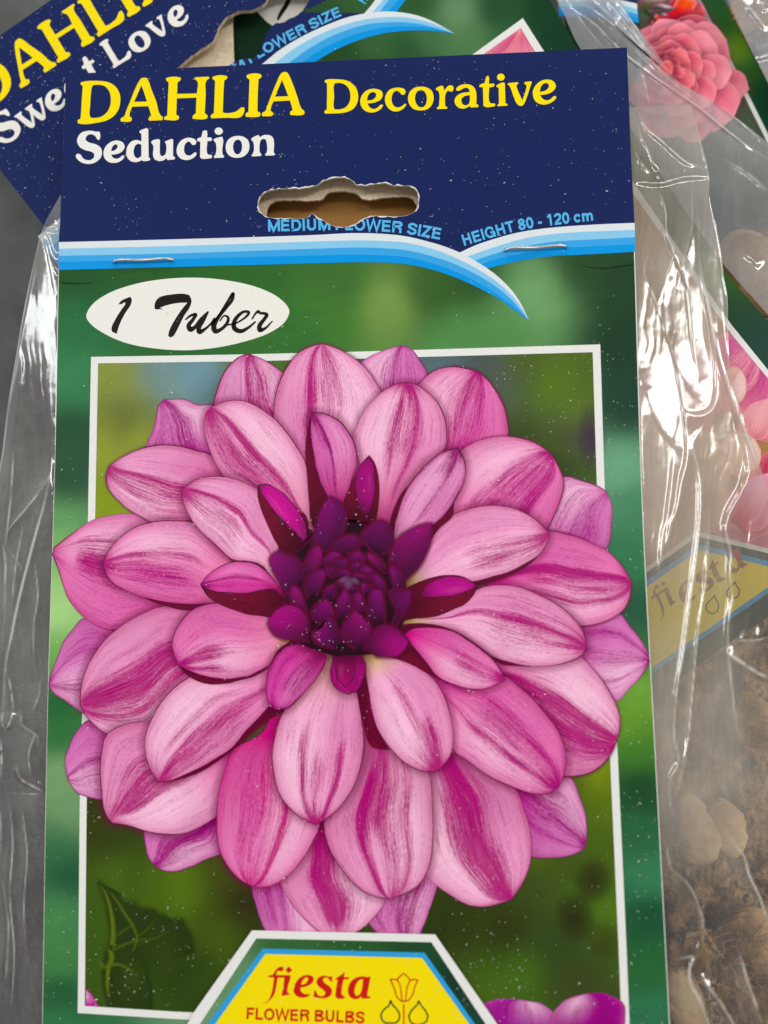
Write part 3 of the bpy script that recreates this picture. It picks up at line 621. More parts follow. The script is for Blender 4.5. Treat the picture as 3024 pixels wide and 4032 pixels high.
gl = catmull(px("z 232.5,955 216,1800 186.5,2800 166,4032 160,4330")[0], 10); gr = catmull(px("z 2498,950 2531,2000 2583,3000 2637.6,4032 2652,4330")[0], 10)
def card_sheet(name, ctrl, st, parent, y0, y1, xl, xr, nx, ny, s=70.0):
    """as blend_sheet but following the card's edges"""
    ys = np.linspace(y0, y1, ny); P = []
    for yv in ys:
        a = xl(yv); b = xr(yv); P += [(a+(b-a)*t, yv) for t in np.linspace(0, 1, nx)]
    P = np.array(P); cx = np.array([c[:2] for c in ctrl], float); cc = np.array([lin(c[2:5]) for c in ctrl])
    d2 = ((P[:, None]-cx[None])**2).sum(-1); w = 1/(d2+s*s)**2.2; C_ = (w[..., None]*cc[None]).sum(1)/w.sum(1)[:, None]
    C_ *= (1+.05*fbm(P[:, 0]/60, P[:, 1]/25, 5, 2))[:, None]
    C_ = np.concatenate([C_, np.ones((len(P), 1))], 1); V = st.p.at(P, st.nxt())
    return mesh(name, V, fix_up(V, grid_faces(ny, nx)), MAT['attr'], parent, attrs={'Col': C_})
XL = lambda yv: np.interp(yv, gl[:, 1], gl[:, 0]); XR = lambda yv: np.interp(yv, gr[:, 1], gr[:, 0])
# the green starts under the wave: a stepped top that the blue bands cover
wave_top = np.r_[T0L, T0R[1:]]
sf = Stack(PA); sf.k = 2
# left and right parts of the green ground meet under the bands
def green_ground():
    nx, ny = 60, 120; P = []
    lo0 = catmull(px("U 50,200 820,180 1659,158 X 850,320 V 0,250 150,262 300,295 450,345 560,395 700,360 850,290 980,265 1150,248 1350,238 1597,225")[0], 6)
    tx = np.linspace(0, 1, nx); topc = resample(lo0, nx)
    for r in np.linspace(0, 1, ny):
        yb = 4330.0
        for j in range(nx):
            yv = topc[j, 1]*(1-r)+yb*r; a, b = XL(yv), XR(yv); xt = (topc[j, 0]-topc[0, 0])/(topc[-1, 0]-topc[0, 0])
            P.append((a+1.5+(b-a-4.5)*xt, yv))
    P = np.array(P); ctrl = GREEN; cx = np.array([c[:2] for c in ctrl], float); cc = np.array([lin(c[2:5]) for c in ctrl])
    d2 = ((P[:, None]-cx[None])**2).sum(-1); w = 1/(d2+85*85.)**2.0; C_ = (w[..., None]*cc[None]).sum(1)/w.sum(1)[:, None]
    C_ *= (1+.06*fbm(P[:, 0]/70, P[:, 1]/30, 5, 2))[:, None]
    C_ = np.concatenate([C_, np.ones((len(P), 1))], 1); V = PA.at(P, sf.nxt())
    return mesh('green_ground', V, fix_up(V, grid_faces(ny, nx)), MAT['attr'], card, attrs={'Col': C_})
green_ground()
sh.k = 12
swoosh(sh, card,
 ["U 50,117 820,98 1659,72 X 800,203 V 0,160 150,175 300,210 400,240 495,278 600,335 700,400 780,470 830,525 880,600 930,705",
  "U 51,158 820,140 1659,113 X 830,262 V 0,205 150,215 300,248 420,290 520,335 620,390 720,455 800,525 870,605 930,705",
  "U 50,203 820,187 1659,158 X 850,320 V 0,250 150,262 300,295 450,345 560,395 660,450 740,505 810,565 870,630 930,705",
  "U 50,242 820,222 1659,200 X 850,378 V 0,295 150,305 300,340 450,390 560,440 660,495 750,555 830,615 880,660 930,705",
  "U 50,292 820,272 1659,250 X 850,440 V 0,340 150,350 300,380 450,428 560,475 660,525 750,575 840,640 930,705"],
 ["V 480,285 600,230 720,190 850,155 1000,130 1150,115 1300,105 1450,97 1593,92", "V 520,310 650,265 780,222 900,190 1050,165 1200,152 1400,143 1595,135",
  "V 560,338 700,290 820,258 950,230 1100,208 1300,197 1450,190 1596,182", "V 600,362 720,320 850,290 980,265 1150,248 1350,238 1597,225",
  "V 650,384 800,345 930,320 1060,302 1250,292 1450,282 1598,272"])
for w_ in ('D0', 'A0', 'H0', 'L0', 'I0', 'A1', 'D2', 'e2', 'c2', 'o2', 'r2', 'a2', 't2', 'i2', 'v2', 'e3'): sh.k = 24; glyph(w_, MAT['yellow'], sh, card)
for w_ in ('S4', 'e4', 'd4', 'u4', 'c4', 't4', 'i4', 'o4', 'n4'): sh.k = 24; glyph(w_, MAT['cream_white'], sh, card)
sh.k = 24
sans_line('MEDIUM FLOWER SIZE', "B 417,1512 620,1509 820,1503 1050,1507 1290,1523 1420,1543 1550,1567", 46, MAT['skytext'], sh, card, cut=HOLE_o)
sh.k = 24
sans_line('HEIGHT 80 - 120 cm', "K 207,1608 350,1565 540,1513 670,1488 890,1460 1062,1440", 45, MAT['skytext'], sh, card)
sf.k = 4
# oval
sheet('oval_label', [catmull(px("R 20,335 60,250 180,160 380,85 620,40 900,27 1150,50 1400,110 1570,200 1637,290 1600,380 1480,465 1300,530 1080,580 830,605 560,590 330,545 150,465 50,390")[0], 6, True)], MAT['cream_white'], sf, card)
glyph('11', MAT['black'], sf, card); glyph('T1', MAT['black'], sf, card)
for s in ("R 812,360,12 850,330,20 892,320,26 870,360,28 835,410,36 850,438,44 880,425,30 930,360,24 988,302,18",
          "R 985,305,20 950,370,30 915,430,38 920,458,40 960,440,24 1010,395,16 1040,350,14",
          "R 1018,405,14 1080,320,16 1140,225,18 1190,152,24 1185,195,26 1130,270,26 1060,360,32 1035,420,44 1048,453,40 1090,440,28 1140,390,26 1150,345,22 1120,330,14 1085,370,12",
          "R 1120,405,16 1155,402,14 1200,392,12", "R 1190,400,14 1240,375,14 1300,330,20 1315,303,22 1280,297,22 1230,330,28 1195,390,36 1202,432,40 1250,453,34 1310,425,22 1365,380,14",
          "R 1340,355,12 1378,302,20 1390,297,26 1405,308,22 1440,312,24 1458,322,28 1435,360,28 1400,410,36 1402,443,38 1440,433,22 1502,374,10"):
    brush('letter', s, MAT['black'], sf, card)
# card creases by the fold
soft_stroke('crease', px("I 505,690 620,700 760,695 830,678")[0], [9, 8, 6, 3], (18, 44, 24), .7, sf, card)
soft_stroke('crease', px("V 1250,360 1320,372 1420,376 1500,365 1598,352")[0], [3, 7, 10, 8, 7], (18, 44, 24), .6, sf, card)
# picture background
INS = [(450,1480,136,146,56),(650,1450,110,140,140),(800,1470,112,152,172),(900,1550,72,88,80),(500,1650,94,100,36),(420,1750,140,150,40),(560,1750,136,146,40),(420,1950,136,152,12),(520,2000,130,150,14),(950,1430,104,124,60),(1750,1430,84,106,112),(1900,1420,74,86,88),(1930,1500,76,86,72),(2050,1400,76,96,26),(2200,1500,86,116,20),(2300,1450,74,100,26),(2050,1750,56,70,24),(2300,1600,86,122,14),(2325,1720,72,36,74),(2320,1640,80,90,40),(2200,1780,56,76,24),(2330,1850,74,100,34),(2200,1880,62,88,24),
 (1100,1420,70,110,30),(1300,1700,120,60,90),(360,3250,52,56,14),(450,3300,52,66,18),(450,3450,70,96,20),(700,3500,82,112,14),(600,3800,48,72,18),(400,3600,58,88,18),(900,3400,70,72,20),(960,3550,46,40,14),(850,3700,66,88,14),(450,3900,60,86,20),(750,3800,42,62,14),(2350,3050,120,140,10),(2250,3100,72,86,24),(2350,3250,68,92,18),(2390,3180,92,116,14),(2400,3600,76,112,22),(2100,3500,58,78,28),(2000,3650,46,52,14),(2200,3750,48,68,28),(2050,3850,66,102,20),(2250,3850,58,68,28),(1800,3600,46,56,14),(1950,3950,70,100,20),(1400,2500,120,30,80),(2100,3350,84,100,16),(2250,3400,62,84,22)]
IL = lambda yv: np.interp(yv, [1430, 2034, 3142, 3740, 3961, 4330], [386, 375, 341.5, 335.7, 334, 330]); IR = lambda yv: np.interp(yv, [1387, 1905, 2983, 3740, 4032, 4330], [2333, 2350, 2402, 2436, 2447, 2460])
def picture():
    nx, ny = 70, 90; P = []
    for r in np.linspace(0, 1, ny):
        for t in np.linspace(0, 1, nx):
            yt = 1430.7+(1387-1430.7)*t; yb = 3961+(4100-3961)*t; yv = yt+(yb-yt)*r; a, b = IL(yv), IR(yv); P.append((a+(b-a)*t, yv))
    P = np.array(P); cx = np.array([c[:2] for c in INS], float); cc = np.array([lin(c[2:5]) for c in INS])
    d2 = ((P[:, None]-cx[None])**2).sum(-1); w = 1/(d2+85*85.)**1.9; C_ = (w[..., None]*cc[None]).sum(1)/w.sum(1)[:, None]
    C_ *= (1+.08*fbm(P[:, 0]/90, P[:, 1]/90, 15, 2))[:, None]; C_ = np.concatenate([C_, np.ones((len(P), 1))], 1); V = PA.at(P, sf.nxt())
    mesh('picture_ground', V, fix_up(V, grid_faces(ny, nx)), MAT['attr'], card, attrs={'Col': C_})
sf.k = 6; picture()
for c, rx, ry, an, col, al in (((2338, 3470), 60, 75, .2, (52, 20, 26), .85), ((2268, 3612), 62, 85, -.3, (46, 12, 24), .9), ((2385, 3700), 60, 70, 0, (66, 36, 26), .6), ((2330, 1720), 45, 110, 0, (72, 34, 76), .7), ((2190, 1850), 150, 60, .1, (40, 56, 18), .5)):
    soft_blob('blurred_spot', c, rx*1.5, ry*1.4, an, col, al*.55, sf, card, .1)
# blurred leaf in the lower corner
sf.k += 1
lf = catmull(px("g 425,1100 500,1140 560,1165 605,1200 625,1255 665,1275 730,1285 745,1335 800,1335 880,1348 900,1385 965,1395 1010,1440 1060,1425 1105,1425 1130,1480 1165,1540 1185,1659 W 1010,1800 1050,1950 1060,2100 W 780,2080 750,1950 745,1840 g 560,1950 500,1750 545,1560 535,1420 510,1290 470,1190")[0], 4, True, .6)
soft_stroke('leaf', np.r_[lf[8:], lf[:9]], 46, (42, 58, 16), .55, sf, card, .1)
sheet('leaf', [lf], MAT['attr'], sf, card, col=(40, 58, 16))
soft_blob('leaf', (640, 3760), 120, 190, -.3, (58, 80, 20), .6, sf, card, .15); soft_blob('leaf', (520, 3850), 70, 120, .1, (66, 88, 24), .55, sf, card, .15)
for s, w, al in (("g 430,1105 480,1180 520,1290 545,1420 550,1560 530,1659 W 770,1650 790,1750 770,1800 760,1950 775,2060", [8, 14, 22, 26, 26, 20, 14], .7), ("g 500,1160 580,1260 650,1370 720,1480 745,1560 700,1700", [6, 14, 16, 14, 8], .45), ("W 770,1800 830,1790 960,1850", [18, 14, 6], .5), ("W 700,1760 740,1810 770,1800", [8, 16, 12], .5), ("g 560,1560 640,1500 740,1440", [12, 10, 5], .3), ("g 560,1640 700,1600 860,1560", [14, 12, 6], .3), ("W 790,1700 900,1640 1000,1600", [14, 10, 5], .3), ("g 740,1560 840,1480 900,1400", [10, 8, 4], .25), ("g 750,1620 900,1560 1020,1500", [10, 8, 4], .25)):
    soft_stroke('leaf_vein', px(s)[0], np.array(w)*1.15, (108, 128, 24), al, sf, card)
# white frame
def bar(a, b): return strip('frame_bar', px(a)[0], px(b)[0], MAT['white'], sf, card, 30)
kk = sf.k
bar("a 370,135 1600,115 b 900,92 c 1210,33", "a 428,188 1600,172 b 900,150 c 1148,97"); sf.k = kk
bar("z 358.4,1405 346,2049 314,3130 309,3736 306,3989", "a 428,188 z 375,2034 341.5,3142 335.7,3740 334,3961"); sf.k = kk
bar("c 1148,97 z 2350,1905 2402,2983 2436,3740 2447,4032 2456,4330", "c 1210,33 z 2381,1919 2431,2945 2467,3736 2479,4032 2490,4330"); sf.k = kk
bar("z 334,3961 700,3984 770,3987", "z 306,3989 700,4013 782,4017")

# ---------------- the flower, from the outermost petals inwards
P_ = lambda s, k, **kw: petal(s, k, sf, card, **kw)
# blurred bits at the bottom of the picture
petal("y 540,1100 540,920 600,880 * 760,878 880,905 950,960 960,1100", 'lilac', sf, card, shadow=False, edge_w=1.5, pale=(168, 62, 152), basecol=(150, 50, 140), dens=0)
petal("y 900,1100 930,960 1010,880 * 1130,842 1240,850 1322,900 1322,1100", 'lilac', sf, card, shadow=False, edge_w=1.5, pale=(158, 26, 134), basecol=(140, 14, 116), dens=0)
petal("W 602,2085 602,2020 * 604,1955 650,2000 700,2088", 'lilac', sf, card, shadow=False, edge_w=4)
MONO = [(.5, .10, .1, 1, .45), (.32, .05, .2, 1, .3)]
WIDE = [(.5, .20, .0, 1, .62), (.28, .04, .2, 1, .35)]
P_("a 1100,1100 800,960 870,740 905,600 915,535 * 965,480 1130,480 1250,522 1365,525 1420,700 1420,960", 'lilac', stripes=[(.55, .12, 0, 1, .8), (.25, .1, .3, 1, .4)], shadow=False)
P_("b 1050,700 870,500 850,300 930,170 1050,100 1180,55 * 1250,42 1300,50 1380,130 1450,245 1480,400 1300,600", 'lilac', stripes=[(.5, .12, 0, 1, .55), (.8, .05, .2, 1, .4)], shadow=False)
P_("c 700,1750 700,1300 915,1105 1050,1140 1190,1185 * 1262,1232 1310,1350 1300,1560 f 1262,50 1000,250", 'lilac', stripes=[(.55, .2, .1, .9, .34), (.72, .04, .2, 1, .5), (.3, .04, .2, .8, .5)], shadow=False)
P_("f 900,800 1050,560 1370,570 1440,655 1530,770 1590,870 * 1618,960 1560,1070 1450,1190 1350,1290 1150,1300 950,1050", 'lilac', stripes=[(.22, .05, 0, 1, .6), (.5, .1, .1, 1, .4), (.75, .05, .2, 1, .4)], tip=.9, shadow=False)
P_("i 450,200 600,100 900,200 990,270 1035,380 1080,500 1100,620 1100,750 * 1090,810 1060,850 950,895 780,912 640,900 500,600", 'lilac', stripes=[(.5, .14, 0, 1, .62), (.28, .1, .3, 1, .35), (.72, .05, .2, 1, .4)], tip=.7, shadow=False)
P_("h 1300,700 980,1150 960,1400 1040,1510 * 1250,1640 1380,1560 1430,1450 1480,1320 1540,1140 1480,800", 'lilac', stripes=[(.62, .22, 0, 1, .7), (.2, .05, .1, .8, .5)], shadow=False)
P_("h 200,900 15,1000 25,1150 50,1270 100,1420 140,1510 * 320,1640 600,1520 560,1200 420,900", 'lilac', stripes=[(.45, .06, 0, 1, .6), (.2, .16, 0, .7, .4)], shadow=False)
P_("g 1300,550 1000,560 820,620 800,700 808,800 835,905 * 885,970 960,1012 1060,1022 1180,988 1310,920 1460,850 1480,560", 'lilac', stripes=[(.55, .22, 0, 1, .62), (.5, .05, .1, 1, .4)], tip=.7, shadow=False)
P_("g 650,0 d 520,1480 340,1445 250,1540 185,1659 g 155,90 160,190 * 180,270 215,330 275,385 340,412 465,425 560,250", 'lilac', stripes=[(.5, .07, .1, 1, .6), (.75, .12, .2, .9, .4)], tip=.8, shadow=False)
P_("d 600,900 500,640 310,606 220,700 150,790 100,920 50,1040 * 20,1150 60,1220 160,1290 250,1350 330,1400 600,1300", 'lilac', stripes=[(.35, .04, .1, 1, .55), (.72, .12, 0, .9, .55), (.15, .03, .1, .9, .3)], tip=.8, shadow=False)
# bottom centre
P_("h 500,480 350,800 262,1020 250,1110 330,1260 430,1390 560,1505 * 740,1590 890,1510 975,1445 1110,1265 1060,1000 900,700 680,480", 'pale', stripes=[(.46, .12, 0, .8, 1.0), (.52, .2, .6, 1, .3), (.70, .03, .4, .9, .8), (.33, .025, .2, .8, .5)], base=.5, basecol=(168, 16, 110), shadow=False)
P_("i -100,-150 h 1380,-50 1360,700 1450,1055 1540,1140 1640,1205 i 110,1285 220,1308 360,1292 * 485,1250 560,1150 620,1020 648,880 640,700 600,540 520,340 300,180 0,-60", 'pale', stripes=[(.52, .15, 0, 1, 1.0), (.36, .05, .35, 1, .5)], base=.55, basecol=(150, 22, 100), tip=.7, shadow=False)
# left side
P_("d 1100,250 a 1150,1600 880,1480 750,1415 640,1412 480,1435 340,1485 220,1570 110,1655 d 62,35 * 50,90 95,195 130,300 175,430 240,530 310,605 420,670 545,712 750,640 1050,480", 'pink', stripes=[(.5, .13, 0, .74, 1.0), (.26, .05, .3, .8, .5)], base=.35, tip=.6, shadow=False)
P_("a 1500,1250 1450,1050 1340,932 1230,895 1100,860 980,850 850,865 720,905 600,965 * 515,1025 490,1115 505,1200 565,1285 660,1365 760,1430 870,1492 1100,1490 1400,1400", 'pale', stripes=[(.5, .05, 0, 1, .55), (.68, .2, .15, 1, .52)], half=.18, tip=.75, shadow=12)
P_("b 250,800 a 1500,800 1366,650 1368,520 1390,410 1440,280 1530,165 1610,116 * b 12,112 130,160 230,222 285,270 330,500 300,750", 'pink', stripes=[(.62, .2, 0, 1, .55), (.5, .05, .2, 1, .4)], tip=.7, shadow=False, pale=(230, 168, 204), base=.6, basecol=(186, 26, 132))
P_("b 560,1350 300,1000 190,700 193,600 215,440 270,270 400,100 520,40 * 600,25 690,50 830,120 960,230 1050,350 1100,450 1050,800 760,1350", 'pale', stripes=[(.34, .035, .15, .97, .75), (.62, .035, .2, .93, .85), (.47, .03, .5, .9, .5), (.5, .2, .6, 1, .22)], tip=.45, shadow=14)
P_("c -250,1100 b 1450,800 1345,420 1480,270 1580,225 c 0,210 120,225 * 215,256 280,310 370,430 430,550 455,690 450,800 250,1000 -50,1150", 'pink', stripes=[(.5, .2, 0, 1, .52), (.7, .035, .1, 1, .6)], tip=.7, half=-.12, shadow=12)
P_("b 520,1560 150,1350 a 1560,1200 1440,1105 1385,1010 1335,890 1300,770 1287,680 1305,595 * 1355,540 1440,502 1550,488 b 0,505 120,572 240,672 345,795 415,900 460,980 510,1300 560,1560", 'pale', stripes=[(.28, .2, .2, 1, .5), (.5, .035, .0, .9, .8), (.14, .03, .2, .9, .4)], tip=.75, base=.5, basecol=(214, 130, 156), shadow=26)
P_("b 1000,1560 930,1100 850,790 880,690 930,590 1010,490 1110,400 1200,355 * 1280,340 1360,355 1450,410 1540,500 1600,620 1618,740 1608,880 1500,1000 1300,1250 1150,1560", 'pale', stripes=[(.52, .13, .45, 1, .5), (.68, .03, .2, 1, .7), (.42, .035, .3, .85, .4)], tip=1.0, base=.5, basecol=(196, 70, 130), shadow=26)
P_("c -200,1600 -150,1100 80,890 250,810 420,785 560,800 690,840 * 800,920 870,1030 915,1170 890,1300 840,1430 780,1545 600,1720 200,1800", 'pink', stripes=[(.44, .04, .1, 1, .6), (.58, .13, .3, 1, .5), (.74, .035, .2, .95, .75)], tip=.8, shadow=12)
P_("f 250,300 380,150 600,-60 780,-105 920,-85 1060,-45 1140,0 1270,60 1370,160 1430,245 * 1462,310 1455,430 1410,530 1330,600 1200,655 1050,675 800,580 350,380", 'pink', stripes=[(.42, .035, 0, 1, .8), (.55, .14, .25, 1, .52), (.76, .035, .2, 1, .6)], tip=.8, shadow=12)
P_("f 250,1000 700,860 1050,915 1130,1000 1230,1120 1320,1270 1365,1390 1372,1500 * 1345,1620 i 1290,80 1180,190 1050,240 850,235 550,60 f 350,1300 200,1090", 'pale', stripes=[(.42, .06, 0, 1, .7), (.62, .2, .15, 1, .8)], half=.25, tip=.9, shadow=12)
# ring of middle petals
P_("d 1400,800 1250,560 970,510 850,540 720,600 600,690 480,790 390,900 320,1040 285,1170 * 278,1320 330,1410 390,1480 490,1555 610,1600 740,1612 850,1590 1050,1300 1350,1000", 'pale', stripes=[(.52, .17, 0, .9, 1.0), (.78, .05, .1, .95, .8), (.5, .25, .75, 1, .25)], base=.4, basecol=(216, 70, 150), tip=.6)
P_("g 1350,0 d 900,1450 490,1558 g 455,40 442,180 455,350 465,480 490,560 * 540,625 680,645 800,685 920,715 1050,718 1200,680 1320,620 1400,570 1520,300 1560,0", 'pale', stripes=[(.40, .11, .1, .9, .6), (.55, .05, .0, .85, 1.1), (.2, .03, .3, .9, .5)], tip=.6)
P_("h 180,-250 e 100,1550 g 1530,20 1470,150 1420,320 1395,480 1395,640 1410,800 1440,900 1510,1010 1590,1090 * h 20,1140 100,1150 185,1138 255,1105 370,1005 470,870 545,735 590,600 520,250 330,-250", 'hot', stripes=[(.45, .2, .3, 1, .35), (.68, .035, .4, 1, .8), (.28, .035, .4, 1, .5)], base=.58, pale=(238, 150, 198), tip=.5)
P_("e 930,1300 h 860,100 700,420 612,600 620,700 660,830 730,960 830,1090 930,1180 1030,1228 * 1160,1243 1300,1185 1400,1120 1460,1020 1495,880 1508,700 1505,530 1490,360 1470,220 1350,0 e 1080,1300", 'pale', stripes=[(.45, .10, 0, .6, .55), (.54, .035, 0, .95, .5), (.60, .10, .4, 1, .40), (.33, .035, .3, .97, .95), (.74, .025, .25, .95, .6), (.2, .02, .4, .8, .3)], base=.6, basecol=(164, 14, 96), tip=.5, shade=.15)
P_("e 1380,900 1600,1050 f 100,1080 430,1076 530,1150 660,1270 770,1400 860,1520 910,1640 i 935,80 930,180 905,270 * 865,340 790,385 690,390 560,360 420,300 270,220 120,110 0,25 e 1600,1500 1400,1000", 'pink', stripes=[(.36, .03, .1, 1, .7), (.5, .2, .4, 1, .42), (.66, .03, .2, .95, .5)], tip=.75)
def U_(s, k='maroon', **kw): return petal(s, k, sf, card, stripes=[(.5, .12, 0, 1, .25)], shadow=False, edge_w=2.5, name='petal_back', dens=.28, **kw)
U_("d 790,430 800,440 950,500 1080,538 * 1190,548 1300,508 1400,480 1100,470 800,432", base=.2)
P_("d 1600,330 1500,120 1400,30 a 1230,1500 1050,1470 880,1485 730,1525 620,1595 d 545,5 490,90 * 466,165 482,235 530,310 600,357 760,425 870,457 1000,482 1180,493 1390,490 1600,430", 'pink', stripes=[(.44, .035, .35, 1, .9), (.62, .10, .4, .95, .55), (.78, .1, .3, .8, .3)], tip=.95, basecol=(232, 130, 170))
U_("g 990,290 1250,215 1420,110 1560,0 e 100,1490 * 290,1365 165,1335 0,1495 g 1530,-10 1400,80 1240,175 985,287", base=.2)
P_("e 330,1000 200,950 d 1600,1060 1350,1060 1170,1090 1040,1185 940,1300 870,1420 820,1540 g 805,0 830,130 870,220 * 915,288 1010,285 1120,243 1240,190 1400,95 1530,5 e 0,1510 100,1400 200,1290 400,1050", 'pale', stripes=[(.62, .045, .15, .95, 1.0), (.78, .12, .35, 1, .45), (.42, .025, .3, .8, .35)], tip=.7, basecol=(226, 120, 176))
U_("f 180,312 340,265 500,215 620,155 * 730,70 640,165 520,240 370,302 215,348", base=.3)
U_("f 320,920 400,985 520,1000 * 650,1006 520,985 420,950 330,915", base=.3)
P_("e 1225,640 1400,600 f 0,540 150,400 290,340 440,340 580,365 700,410 820,470 920,540 1020,640 1080,730 * 1100,850 1070,910 980,960 870,990 740,1003 600,1000 450,970 330,925 220,840 100,760 0,708 e 1500,668 1225,662", 'pale', stripes=[(.42, .03, .1, 1, .8), (.6, .16, .45, 1, .45), (.25, .1, .5, 1, .3)], tip=.75, yel=.2, base=.15, basecol=(238, 200, 200))
P_("e 1255,335 1380,150 1500,-60 b 1580,1500 1659,1430 c 80,1390 190,1360 320,1350 450,1360 560,1390 660,1440 730,1500 * 792,1565 795,1610 f 775,0 740,60 680,120 600,170 500,220 350,265 190,308 0,330 e 1500,350 1260,378", 'pale', stripes=[(.55, .035, .4, 1, .6), (.72, .13, .45, 1, .5), (.86, .03, .5, 1, .4)], tip=.75, yel=.19, base=.12, basecol=(240, 205, 205))
U_("e 880,1200 940,1070 985,1350 1060,1540 * h 1150,30 1000,0 e 940,1500 900,1280", base=.5)
P_("e 900,860 950,1060 975,1200 1000,1370 1060,1530 h 1140,0 1220,90 1320,160 1430,205 * 1540,205 1600,145 1655,50 f 8,1560 e 1652,1420 1595,1235 1485,1080 1330,990 1160,928 960,880", 'pale', stripes=[(.5, .07, .3, 1, .4), (.66, .08, .6, 1, .7), (.35, .2, .75, 1, .4)], tip=1.0, yel=.26, base=.22, basecol=(240, 200, 208), shadow=30)
U_("e 1290,840 1160,915 1320,980 1480,1072 * 1640,1150 1540,1080 1440,965 1340,850", base=.3)
U_("e 1210,675 1330,652 1480,656 1600,682 * f 30,722 e 1560,705 1430,705 1240,735", base=.3)
P_("e 1270,740 1330,700 1440,688 1560,690 f 0,710 110,770 220,850 320,930 390,1010 * 433,1112 350,1160 240,1195 120,1190 0,1150 e 1620,1130 1540,1080 1440,962 1340,840 1280,760", 'pink', stripes=[(.3, .03, .3, 1, .5), (.55, .2, .5, 1, .5)], tip=.85)
P_("e 600,880 420,1200 280,1370 215,1540 h 190,0 185,60 200,220 240,370 310,480 390,560 470,610 * 543,640 620,600 720,520 800,420 870,300 910,170 935,30 e 942,1600 925,1450 890,1260 800,880", 'pale', stripes=[(.32, .025, .45, 1, .9), (.74, .025, .5, 1, .9), (.52, .1, .55, 1, .4)], tip=1.1, base=.3, basecol=(196, 150, 120), shadow=32)
U_("d 1085,1000 1140,1060 1230,1120 1340,1150 * 1500,1142 1600,1112 e 0,1102 120,1045 175,998 80,1038 0,1072 d 1560,1088 1440,1098 1290,1078 1180,1043", base=.2)
P_("e 345,800 250,600 100,588 d 1550,530 1400,490 1280,508 1190,548 1115,625 1055,720 1030,820 1045,910 * 1085,1000 1200,1050 1300,1085 1450,1105 1560,1095 e 0,1080 90,1040 170,990 240,870 345,795", 'pink', stripes=[(.62, .06, .55, .95, .8), (.85, .05, .6, .95, .6), (.7, .2, .6, 1, .25)], tip=.95, yel=.16, base=.4, basecol=(232, 150, 160))
P_("e 300,470 230,200 b 250,1659 140,1400 70,1220 0,1180 a 1590,1145 1480,1115 1380,1108 1260,1122 1170,1165 * 1108,1225 1118,1310 1150,1390 1200,1480 1280,1570 d 1370,0 1440,72 1530,138 e 0,150 100,180 200,310 290,470", 'pale', stripes=[(.4, .035, .25, 1, .8), (.66, .2, .5, 1, .42)], tip=.9, base=.3, basecol=(232, 150, 160))
# inner petals
U_("e 300,510 180,605 100,592 0,582 d 1560,552 1430,502 1320,430 * 1262,338 1310,368 1400,398 1550,408 e 0,405 100,385 200,370 300,470")
P_("e 305,480 240,330 180,255 100,188 0,150 d 1530,148 1400,200 1310,270 * 1260,333 1310,372 1400,400 1550,409 e 0,406 100,386 200,372 290,460", 'inner', stripes=[(.5, .04, .3, 1, .6), (.75, .15, .6, 1, .3)], base=.35, tip=.9, shadow=False)
U_("b 560,1560 520,1520 490,1300 475,1100 460,900 480,720 * 508,590 512,850 540,1010 590,1180 680,1330")
P_("b 690,1400 600,1200 560,1080 525,950 510,820 500,700 * 508,586 590,588 680,620 770,690 830,770 870,870 886,980 882,1040 850,1130 770,1400", 'inner', stripes=[(.42, .035, .2, 1, .7), (.3, .16, .6, .95, .5)], base=.45, tip=1.0, pale=(226, 132, 188))
U_("b 860,1640 790,1500 770,1330 820,1200 870,1100 910,1020 * 980,936 1022,990 1052,1080 1066,1230 1050,1400 1000,1640", tip=.2)
P_("b 950,1460 890,1330 870,1180 890,1060 930,990 * 978,948 1015,1010 1030,1120 1030,1250 1000,1370 965,1460", 'deep', stripes=[], base=.3, shadow=False, pale=(160, 24, 118))
U_("b 1160,1640 1150,1500 1200,1340 1260,1230 * 1305,1185 1240,1330 1200,1450 1190,1640")
U_("b 1480,1600 1500,1515 1600,1425 * c 15,1330 b 1659,1440 1560,1530 1500,1600")
P_("b 1185,1659 1180,1600 1190,1480 1230,1350 1290,1210 1380,1090 1470,990 1560,920 1640,888 * c 40,875 80,920 110,1000 115,1080 90,1180 50,1270 0,1355 b 1580,1450 1500,1510 1350,1600 1200,1659", 'inner', stripes=[(.6, .04, .2, 1, .5), (.5, .25, .7, 1, .5)], base=.25, tip=1.1, pale=(232, 158, 200), basecol=(226, 140, 180))
U_("e 340,150 b 220,1650 140,1480 95,1370 70,1260 * 74,1180 180,1370 300,1500 440,1400 500,1600 e 480,80")
P_("b 465,1659 370,1570 270,1470 180,1370 110,1265 * 74,1178 140,1170 220,1200 310,1270 390,1360 440,1440 470,1540 480,1659", 'deep', stripes=[(.5, .1, .4, 1, .3)], base=.3, pale=(204, 56, 150), basecol=(206, 90, 160), shadow=False)
U_("e 1255,580 1260,390 1350,330 1450,290 1560,262 f 0,256 80,266 150,300 * 212,347 170,430 100,500 0,540 e 1550,590 1400,612 1270,605", tip=.6)
P_("e 1390,432 1470,320 1560,285 f 0,264 80,272 150,302 * 208,345 120,400 0,428 e 1560,440 1400,440", 'deep', stripes=[], base=.3, pale=(188, 50, 140), shadow=False, tip=.8)
U_("e 480,790 340,790 320,810 * 300,830 400,815 560,850 600,880", base=.2)
P_("e 600,860 480,830 400,815 310,830 230,900 180,990 150,1090 140,1200 165,1310 * 215,1362 310,1345 410,1270 500,1160 570,1070 620,990 632,920 610,870", 'inner', stripes=[(.66, .2, 0, .7, .5), (.28, .035, .1, 1, .5)], base=.4, basecol=(150, 12, 66), tip=.9, pale=(220, 100, 172), half=.35)
P_("e 780,825 700,890 680,980 665,1060 680,1130 730,1200 * 810,1232 880,1210 930,1130 955,1030 950,960 900,880 850,840", 'deep', stripes=[(.5, .2, .3, .9, .3)], base=.5, pale=(170, 30, 118), shadow=34)
